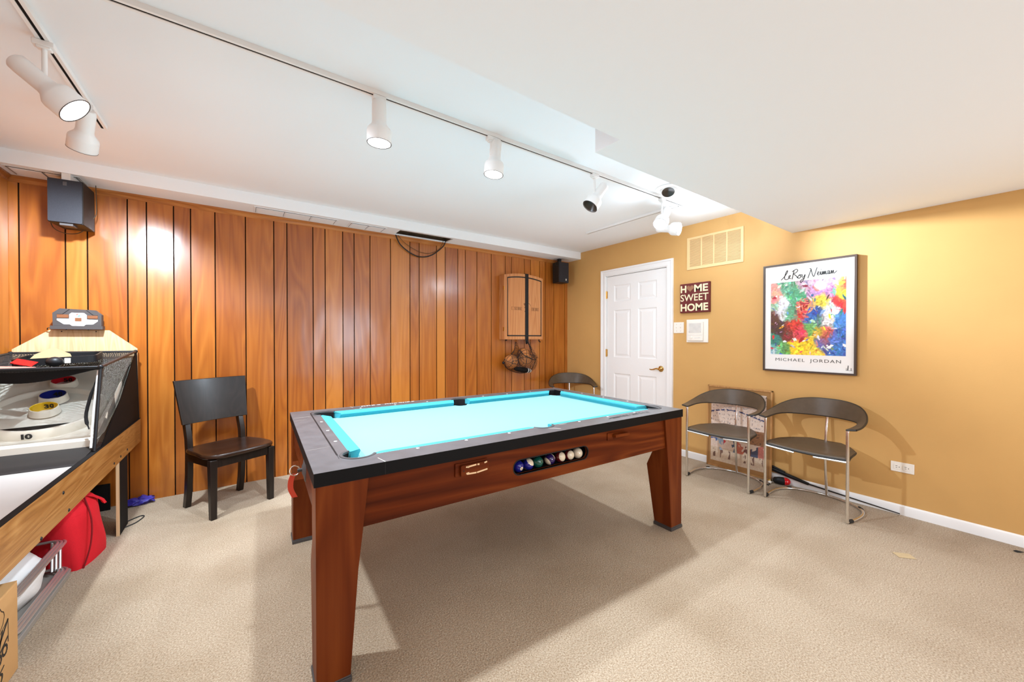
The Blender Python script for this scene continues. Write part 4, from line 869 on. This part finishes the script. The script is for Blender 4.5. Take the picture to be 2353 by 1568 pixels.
b = MB(); b.tube(spline([(2.785,3.78,1.10),(2.81,3.745,1.05),(2.86,3.715,1.015),(2.93,3.70,.985),(2.98,3.715,.972),(3.01,3.74,.99)],5), .005, 6).tube(spline([(2.778,3.86,1.205),(2.762,3.86,1.10),(2.70,3.865,1.03),(2.625,3.87,.985),(2.612,3.87,.94),(2.65,3.87,.88),(2.74,3.87,.835),(2.85,3.87,.808),(2.96,3.87,.806),(3.04,3.87,.84),(3.10,3.87,.94),(3.085,3.87,1.0),(3.03,3.87,1.11),(2.982,3.87,1.21)],5), .004, 6).ball((2.605,3.87,.945), .018, 10); b.build('draw_cord', M['black'], t)
def basketball(c, r, rot, label):
    b = MB().ball((0,0,0), r, 28)
    sm_ = MB()
    for fn in (lambda a: (math.cos(a), math.sin(a), 0), lambda a: (math.cos(a), 0, math.sin(a)), lambda a: (.55*(1 if True else 0)+.0*a, .835*math.cos(a), .835*math.sin(a)), lambda a: (-.55, .835*math.cos(a), .835*math.sin(a))):
        sm_.tube([Vector(fn(2*math.pi*k/36))*r*1.0 for k in range(36)], .0028, 5, closed=True)
    t = thing('basketball', label, 'ball', c, 0, 'small basketballs in the net', world=False); t.rotation_euler = rot
    b.build('ball_skin', M['bball'], t, sm=80); sm_.build('seam_line', M['rubber'], t); return t
basketball((2.712,3.86,.955), .088, (.3,.2,.2), 'orange basketball in the black net, at its left end')
basketball((2.888,3.80,.972), .088, (.1,.5,1.2), 'orange basketball in the middle of the black net, lower front one')
basketball((2.960,3.925,1.052), .070, (.9,.3,.5), 'orange basketball peeping out of the top of the black net')
o = MB().loft([[(x, .05*w*math.cos(a), .035*w*math.sin(a)) for a in [2*math.pi*j/14 for j in range(14)]] for x, w in ((-.14,.2),(-.10,.8),(0,1),(.09,.85),(.13,.3))]).loft([[(x, .0508*w*math.cos(a), .0358*w*math.sin(a)) for a in [2*math.pi*j/14 for j in range(14)]] for x, w in ((.05,.95),(.068,.9))], 1).loft([[(x, .0508*w*math.cos(a), .0358*w*math.sin(a)) for a in [2*math.pi*j/14 for j in range(14)]] for x, w in ((.085,.88),(.115,.6))], 1).build('striped_shoe', [M['blackm'], M['dot']], sm=60)
o.location = (2.875,3.83,.848); o.rotation_euler = (0, R(9), 0); tag(o, 'dark striped shoe at the bottom of the black ball net', 'shoe')

# ------------------------------------------------------------------ things on the ochre wall
# return air grille
t = thing('wall_vent', 'cream painted return air grille high on the ochre wall', 'vent', (XR, 1.92, 2.12))
y0, y1, z0, z1 = 1.643, 2.195, 1.958, 2.292; yi0, yi1, zi0, zi1 = 1.668, 2.165, 1.985, 2.268
MB().prism([(y0,z0),(y1,z0),(y1,z1),(y0,z1)], YZ, XR-.008, XR, holes=[[(yi0,zi0),(yi1,zi0),(yi1,zi1),(yi0,zi1)]]).build('frame', M['cream'], t, sm=0, bevel=.002)
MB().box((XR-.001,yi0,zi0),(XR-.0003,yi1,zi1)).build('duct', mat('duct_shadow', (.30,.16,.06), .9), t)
b = MB(); n = 26
for k in range(n):
    z = zi0 + (zi1-zi0)*(k+.3)/n; b.hexa([(XR-.0075,yi0,z-.004),(XR-.0075,yi1,z-.004),(XR-.001,yi1,z+.0035),(XR-.001,yi0,z+.0035)], [(XR-.0075,yi0,z+.001),(XR-.0075,yi1,z+.001),(XR-.001,yi1,z+.0065),(XR-.001,yi0,z+.0065)])
b.build('louvers', M['cream'], t, sm=0)['label'] = 'row of thin sloping louver blades'
for k in (1,2,3): y = yi0 + (yi1-yi0)*k/4; MB().box((XR-.009,y-.006,zi0),(XR-.001,y+.006,zi1)).build('mullion', M['cream'], t, sm=0)
# wooden sign
t = thing('wall_sign', 'square maroon wooden sign reading HOME SWEET HOME beside the door', 'sign', (XR, 2.1, 1.66))
sy0, sy1, sz0, sz1 = 1.946, 2.256, 1.512, 1.815; xs = XR-.030
MB().box((xs, sy0, sz0), (XR, sy1, sz1)).build('board', M['maroon'], t, bevel=.002)
rt_, up_ = (0,-1,0), (0,0,1)
def stx(s, yl, z, h, w, bold): return MB().text(s, (xs, yl, z), rt_, up_, h, w, bold=bold, lift=.0008)
for s, yl, z, h, w, bo in (('H', 2.248, 1.722, .074, .062, .032), ('ME', 2.102, 1.722, .074, .142, .028), ('SWEET', 2.25, 1.632, .072, .295, .008), ('HOME', 2.248, 1.528, .078, .290, .030)):
    stx(s, yl, z, h, w, bo).build('lettering', M['signw'], t, sm=0, rec=False)
hp = [(16*math.sin(a)**3, 13*math.cos(a)-5*math.cos(2*a)-2*math.cos(3*a)-math.cos(4*a)) for a in [2*math.pi*k/32 for k in range(32)]]
MB().prism([(2.143 - x*.0024, 1.763 + y*.0024) for x, y in hp], YZ, xs-.004, xs-.0003).build('heart', M['heart'], t, sm=20)
# switch plate
t = thing('light_switch', 'white double switch plate right next to the door frame', 'switch', (XR, 2.285, 1.36))
MB().box((XR-.006,2.228,1.302),(XR,2.342,1.418)).build('plate', M['beige'], t, bevel=.002)
for y in (2.262, 2.308):
    MB().box((XR-.008,y-.006,1.348),(XR-.006,y+.006,1.372)).hexa([(XR-.008,y-.004,1.358),(XR-.008,y+.004,1.358),(XR-.008,y+.004,1.370),(XR-.008,y-.004,1.370)],[(XR-.017,y-.003,1.366),(XR-.017,y+.003,1.366),(XR-.016,y+.003,1.372),(XR-.016,y-.003,1.372)]).build('toggle', M['beige'], t, sm=0)
    for z in (1.325, 1.395): MB().lathe([(.003,-.0005),(0,-.001)], (XR-.006,y,z), (1,0,0), 8).build('screw', M['chrome'], t)
# intercom
t = thing('intercom_panel', 'ivory intercom speaker panel below the maroon sign', 'intercom', (XR, 2.08, 1.32))
MB().box((XR-.012,1.968,1.205),(XR,2.194,1.441)).build('back_plate', M['beige'], t, bevel=.003)
xi = XR-.030
MB().box((xi,2.012,1.222),(XR-.012,2.174,1.415)).build('housing', M['beige'], t, bevel=.004)
b = MB()
for k in range(22): z = 1.302 + k*.0046; b.box((xi-.0015,2.03,z),(xi,2.158,z+.0028))
b.build('speaker_slots', M['dirty'], t, sm=0)['label'] = 'fine grey speaker slots'
MB().box((xi-.002,2.016,1.279),(xi-.0003,2.17,1.283)).build('divider', M['dirty'], t, sm=0)
MB().lathe([(.013,0),(.012,-.008),(0,-.009)], (xi,2.132,1.255), (1,0,0), 18).build('dial', M['beige'], t)
for k in range(4): MB().prism(rrect(2.036+k*.0165,1.249,2.048+k*.0165,1.258,.003), YZ, xi-.002, xi).build('button', M['dirty'], t, sm=0)
for y in (2.035, 2.155): MB().lathe([(.003,-.0005),(0,-.001)], (xi-.0005,y,1.313), (1,0,0), 8).build('screw', M['rubber'], t)
# outlet
t = thing('power_outlet', 'white double outlet plate mounted sideways low on the ochre wall', 'outlet', (XR, .593, .335))
MB().box((XR-.006,.534,.299),(XR,.652,.369)).build('plate', M['beige'], t, bevel=.002)
for y in (.572, .618):
    MB().prism(rrect(y-.017,.317,y+.017,.351,.008), YZ, XR-.009, XR-.006).build('socket', M['beige'], t, sm=20)
    for z, l in ((.329,.008),(.341,.010)): MB().box((XR-.0095,y-l/2+.004,z-.0012),(XR-.009,y+l/2+.004,z+.0012)).build('slot', M['ink'], t, sm=0)
    MB().lathe([(.0026,-.0005),(0,-.0006)], (XR-.009,y-.010,.334), (1,0,0), 10).build('slot', M['ink'], t)

# painted prints: an abstract colour field of the same size and colours as the one in the room
def painted(name, fn, y0, y1, z0, z1, xw, nu, nv, m, parent, lean=0):
    b = MB(); b.grid(lambda u, v: (xw + lean*(z0+(z1-z0)*v), y1 + (y0-y1)*u, z0 + (z1-z0)*v), nu, nv)
    o = b.build(name, m, parent, sm=0, rec=False)
    ca = o.data.color_attributes.new('paint', 'FLOAT_COLOR', 'POINT'); buf = []
    for k in range((nu+1)*(nv+1)): buf += [*fn((k % (nu+1))/nu, (k//(nu+1))/nv), 1]
    ca.data.foreach_set('color', buf)
    return o
def sr(r, g, b_): return tuple((x/255)**2.2 for x in (r, g, b_))
blobs = []
rnd = random.Random(11)
zones = [(.08,.86,(232,150,140)),(.20,.93,(110,170,140)),(.34,.80,(90,165,125)),(.52,.96,(205,170,190)),(.62,.88,(190,140,190)),(.80,.85,(175,120,160)),(.93,.93,(235,190,70)),(.97,.80,(245,215,60)),(.86,.97,(190,160,205)),(.99,.90,(225,70,70)),(.06,.72,(150,190,160)),(.06,.52,(70,45,40)),(.14,.36,(55,40,40)),(.24,.30,(110,40,40)),(.30,.55,(80,150,120)),(.45,.56,(205,55,50)),(.33,.40,(200,50,45)),(.42,.30,(210,60,80)),(.55,.50,(60,110,190)),(.55,.36,(110,170,90)),(.66,.45,(90,130,120)),(.62,.58,(55,90,170)),(.82,.60,(225,235,240)),(.92,.68,(210,50,50)),(.78,.45,(230,225,225)),(.93,.42,(70,130,200)),(.98,.30,(60,100,170)),(.86,.22,(80,115,190)),(.70,.18,(75,110,185)),(.92,.08,(60,110,180)),(.50,.14,(245,195,40)),(.36,.10,(240,190,40)),(.58,.06,(240,195,60)),(.18,.08,(95,150,85)),(.06,.18,(40,120,110)),(.04,.05,(140,180,180)),(.16,.70,(230,235,240)),(.14,.58,(210,215,225)),(.70,.70,(240,200,70)),(.66,.30,(200,170,60)),(.76,.30,(200,90,80)),(.72,.20,(190,80,70))]
def zone_col(u, v):
    ws = [0, 0, 0]; wt = 0
    for (a, c, col) in zones:
        w = math.exp(-((u-a)**2 + (v-c)**2)*420) + 1e-9; wt += w
        for q in range(3): ws[q] += w*col[q]
    return [q/wt for q in ws]
strokes = []
for k in range(620):
    a, c = rnd.random(), rnd.random(); col = zone_col(a, c); j = rnd.choice((-1, 1))*rnd.random()
    if rnd.random() < .09: col = rnd.choice(zones)[2]
    if rnd.random() < .04: col = (245,240,235)
    an = rnd.uniform(0, math.pi); ln_ = rnd.uniform(.02, .06); wd = rnd.uniform(.006, .018)
    strokes.append((a, c, math.cos(an), math.sin(an), ln_, wd, [max(0, min(255, x*(1+.28*j) + rnd.uniform(-18, 18))) for x in col]))
cells = {}
for st in strokes:
    for gx in range(int((st[0]-.07)*16), int((st[0]+.07)*16)+1):
        for gy in range(int((st[1]-.07)*16), int((st[1]+.07)*16)+1): cells.setdefault((gx, gy), []).append(st)
def art(u, v):
    du = .03*noise.noise((u*9, v*9, 1)) + .015*noise.noise((u*26, v*26, 7)); dv_ = .03*noise.noise((u*9+40, v*9, 2)) + .015*noise.noise((u*26, v*26, 17))
    u1, v1 = u+du, v+dv_; col = zone_col(u1, v1)
    d = ((u-.48)**2*.8 + (v-.66)**2)/.0125
    if d < 1: col = (240-25*d,140+60*noise.noise((u*12,v*12,4)),105)
    d = ((u-.03)**2*.8 + (v-.82)**2)/.0125
    if d < 1: col = (235,150+50*noise.noise((u*12,v*12,4)),140)
    u1, v1 = u+du*.5, v+dv_*.5
    for (a, c, cs, sn, l_, w_, k) in cells.get((int(u1*16), int(v1*16)), ()):
        x, y = u1-a, v1-c; p, q = x*cs+y*sn, -x*sn+y*cs
        if abs(p) < l_ and abs(q) < w_*(1-(p/l_)**2): col = k
    n_ = 1 + .22*noise.noise((u*38, v*60, 3))
    return sr(*[max(8, min(250, x*n_)) for x in col])
t = thing('framed_poster', 'framed sports art poster with bright abstract painting hung on the ochre wall', 'poster', (XR, 1.153, 1.42))
py0, py1, pz0, pz1 = .838, 1.468, .964, 1.883; xp = XR-.030
for a, c_ in (((XR-.032,py0,pz0),(XR-.0005,py0+.014,pz1)),((XR-.032,py1-.014,pz0),(XR-.0005,py1,pz1)),((XR-.0318,py0+.014,pz0),(XR-.0005,py1-.014,pz0+.014)),((XR-.0318,py0+.014,pz1-.014),(XR-.0005,py1-.014,pz1))): MB().box(a, c_).build('frame_bar', M['frameb'], t)
xp = XR-.024
MB().box((xp, py0+.012, pz0+.012), (XR-.002, py1-.012, pz1-.012)).build('sheet', M['paper'], t, sm=0)
painted('painting', art, .901, 1.410, 1.110, 1.725, xp-.0006, 150, 180, M['paint'], t)
MB().text('MICHAEL  JORDAN', (xp, 1.372, 1.045), rt_, up_, .033, .442, lift=.0008, bold=-.006, spacing=1.15).build('lettering', M['ink'], t, sm=0, rec=False)
b = MB()
def stroke(pts, w=.0055):
    P = spline([(xp-.0008, 1.334-.364*x, 1.740+.085*y) for x, y in pts], 5)
    for p, q in zip(P, P[1:]):
        d_ = (q-p).normalized(); n_ = Vector((0, -d_.z, d_.y))*w/2; b.add([p-n_, q-n_, q+n_, p+n_], [(0,1,2,3)])
stroke([(0,.08),(.06,.35),(.12,.75),(.13,.98),(.10,.8),(.07,.3),(.09,.1),(.14,.12),(.17,.3),(.19,.45),(.16,.42),(.16,.2),(.20,.14)])
stroke([(.22,.05),(.24,.5),(.26,.95)]); stroke([(.22,.8),(.30,1.0),(.33,.85),(.29,.65),(.25,.58),(.30,.35),(.33,.1)]); stroke([(.36,.42),(.33,.2),(.36,.08),(.39,.25),(.36,.42),(.42,.38)]); stroke([(.42,.40),(.41,.2),(.44,.15),(.47,.4),(.45,.0),(.40,-.35),(.38,-.2),(.46,.1)])
stroke([(.52,.0),(.55,.4),(.58,.85),(.55,.9)]); stroke([(.58,.85),(.60,.4),(.63,.1),(.66,.5),(.69,.95)]); stroke([(.69,.28),(.725,.42),(.715,.54),(.697,.42),(.705,.2),(.74,.25)]); stroke([(.74,.25),(.757,.52),(.757,.2),(.775,.25)]); stroke([(.760,.66),(.764,.72)])
stroke([(.775,.2),(.790,.52),(.796,.2),(.815,.52),(.821,.2),(.840,.52),(.846,.2),(.862,.25)]); stroke([(.902,.50),(.878,.50),(.868,.28),(.888,.2),(.905,.50),(.905,.2),(.925,.28)]); stroke([(.925,.2),(.942,.52),(.950,.2),(.972,.52),(.978,.22),(1.0,.26),(1.035,.42)])
b.build('signature', M['ink'], t, sm=0, rec=False)
b = MB(); b.prism([(.892,1.003),(.888,1.04),(.884,1.037),(.886,1.003)], YZ, xp-.0008, xp-.0003); b.box((xp-.0008,.862,1.0),(xp-.0003,.9,1.002)); b.box((xp-.0008,.868,1.002),(xp-.0003,.871,1.02)); b.box((xp-.0008,.896,1.002),(xp-.0003,.898,1.018)); b.build('emblem', M['ink'], t, sm=0)
# framed print leaning on the wall behind the armchair
lean = .028
lx = lambda z: XR-.052 + lean*z
t = thing('leaning_picture', 'pale wood framed sketch print leaning on the wall behind an armchair', 'picture', (XR-.04, 1.675, 0))
ly0, ly1, lz1 = 1.393, 1.957, .785
def lbox(a0, a1, b0, b1, d0, d1): 
    return MB().hexa([(lx(b0)+d0,a0,b0),(lx(b0)+d1,a0,b0),(lx(b0)+d1,a1,b0),(lx(b0)+d0,a1,b0)], [(lx(b1)+d0,a0,b1),(lx(b1)+d1,a0,b1),(lx(b1)+d1,a1,b1),(lx(b1)+d0,a1,b1)])
for a0, a1, b0, b1 in ((ly0,ly0+.012,.001,lz1),(ly1-.012,ly1,.001,lz1),(ly0,ly1,.001,.014),(ly0,ly1,lz1-.012,lz1)): lbox(a0,a1,b0,b1,0,.018).build('frame_bar', M['frameo'], t, sm=0)
lbox(ly0+.01,ly1-.01,.01,lz1-.01,.006,.015).build('mat_board', M['matb'], t, sm=0)
def sketch(u, v):
    n_ = noise.noise((u*30, v*40, 5)); d = noise.noise((u*90, v*26, 8)); base = (222,200,185)
    if v < .2: base = (206,184,160)
    if .33 < v < .52 and .18 < u: base = (150,105,75) if n_ > -.35 else (95,70,60)
    if .17 < v < .33:
        col = [(70,95,150),(150,175,200),(200,60,70),(60,80,110),(190,100,80),(110,60,60),(60,70,100),(200,120,110)][int(u*7.99)]
        if noise.noise((u*7+3, v*7, 2)) + .5*noise.noise((u*25, v*25, 4)) > .02: base = col
    if v < .17 and abs(((u*7) % 1)-.5) < .18 and noise.noise((u*20, v*12, 9)) > -.1 and v > .06: base = (110,80,70)
    if v > .52 and (d > .30) and math.sin(v*120 + 2*math.sin(u*5)) > .1: base = (85,80,95)
    if v > .55 and abs(v-.70-.05*math.sin(u*4)) < .010 and n_ > -.2: base = (50,60,105)
    if v > .90 and .15 < u < .55 and d > -.1 and abs(v-.945-.02*math.sin(u*8)) < .014: base = (35,32,32)
    return sr(*base)
painted('print', sketch, ly0+.046, ly1-.036, .056, .735, lx(0)+.0054, 130, 180, M['sketch'], t, lean)

# ------------------------------------------------------------------ odds and ends on the carpet by the ochre wall
t = thing('cue_stick', 'black sleeved cue stick lying along the baseboard behind the armchairs', 'cue stick', (XR-.035, 1.0, .03))
MB().tube([(XR-.012,1.40,.100),(XR-.022,1.22,.068),(XR-.026,1.13,.052)], [.016,.015,.011], 12).tube([(XR-.012,1.40,.125),(XR-.016,1.30,.097)], .009, 10).build('sleeve', M['black'], t)
MB().tube([(XR-.026,1.13,.052),(XR-.028,.60,.010)], [.006,.0035], 10).build('shaft', M['darkslot'], t)
t = thing('bike_lamp', 'small glossy red and black rounded lamp on the carpet by the baseboard', 'lamp', (3.735,1.315,0), R(-68), world=False)
b = MB(); b.ball((.030,0,.032), .036, 20, sc=(1.15,1,.88)); b.build('lens', M['gadred'], t, sm=70)
MB().loft([[(x, .036*w*math.cos(a), .032+.031*w*math.sin(a)) for a in [2*math.pi*j/16 for j in range(16)]] for x, w in ((-.055,.35),(-.045,.75),(-.01,1.0),(.028,1.02))]).build('housing', M['black'], t, sm=60)
MB().tube(spline([(-.05,0,.012),(-.075,.005,.006),(-.085,.02,.008),(-.07,.03,.02)],5), .004, 6).build('clip', M['chrome'], t)
t = thing('wire_connector', 'small cream and yellow connector with a black wire on the carpet', 'connector', (3.685,1.378,0), R(185), world=False)
MB().ball((0,0,.013), .016, 12, sc=(1.2,.9,.8)).build('plug', M['beige'], t); MB().lathe([(.009,0),(.010,.012),(.006,.014)], (-.014,-.004,.015), (-1,-.3,.2), 10).build('collar', M['yel'], t)
MB().tube(spline([(.016,0,.008),(.035,.01,.004),(.055,-.005,.004),(.07,.012,.005)],5), .003, 6).build('lead', M['rubber'], t)
o = MB().add([(-.045,-.035,.001),(.05,-.03,.001),(.045,.035,.001),(-.05,.03,.001),(-.045,-.035,.003),(.05,-.03,.003),(.045,.035,.003),(-.05,.03,.003)], [(0,3,2,1),(4,5,6,7),(0,1,5,4),(1,2,6,5),(2,3,7,6),(3,0,4,7)]).build('tape_patch', M['masking'], sm=0); o.location = (3.085,.472,0); o.scale = (.85,.85,1); o.rotation_euler = (0,0,R(-52)); tag(o, 'strip of tan tape stuck on the carpet near the outlet', 'tape')
o = MB().loft([[(x, .008*w*math.cos(a), .006+.006*w*math.sin(a)) for a in [2*math.pi*j/8 for j in range(8)]] for x, w in ((-.02,.3),(-.008,1),(.006,.7),(.02,.25))]).build('lint_scrap', M['rubber'], sm=60); o.location = (3.68,.095,0); o.rotation_euler = (0,0,R(-60)); tag(o, 'tiny black scrap on the carpet by the baseboard at the right edge', 'scrap')
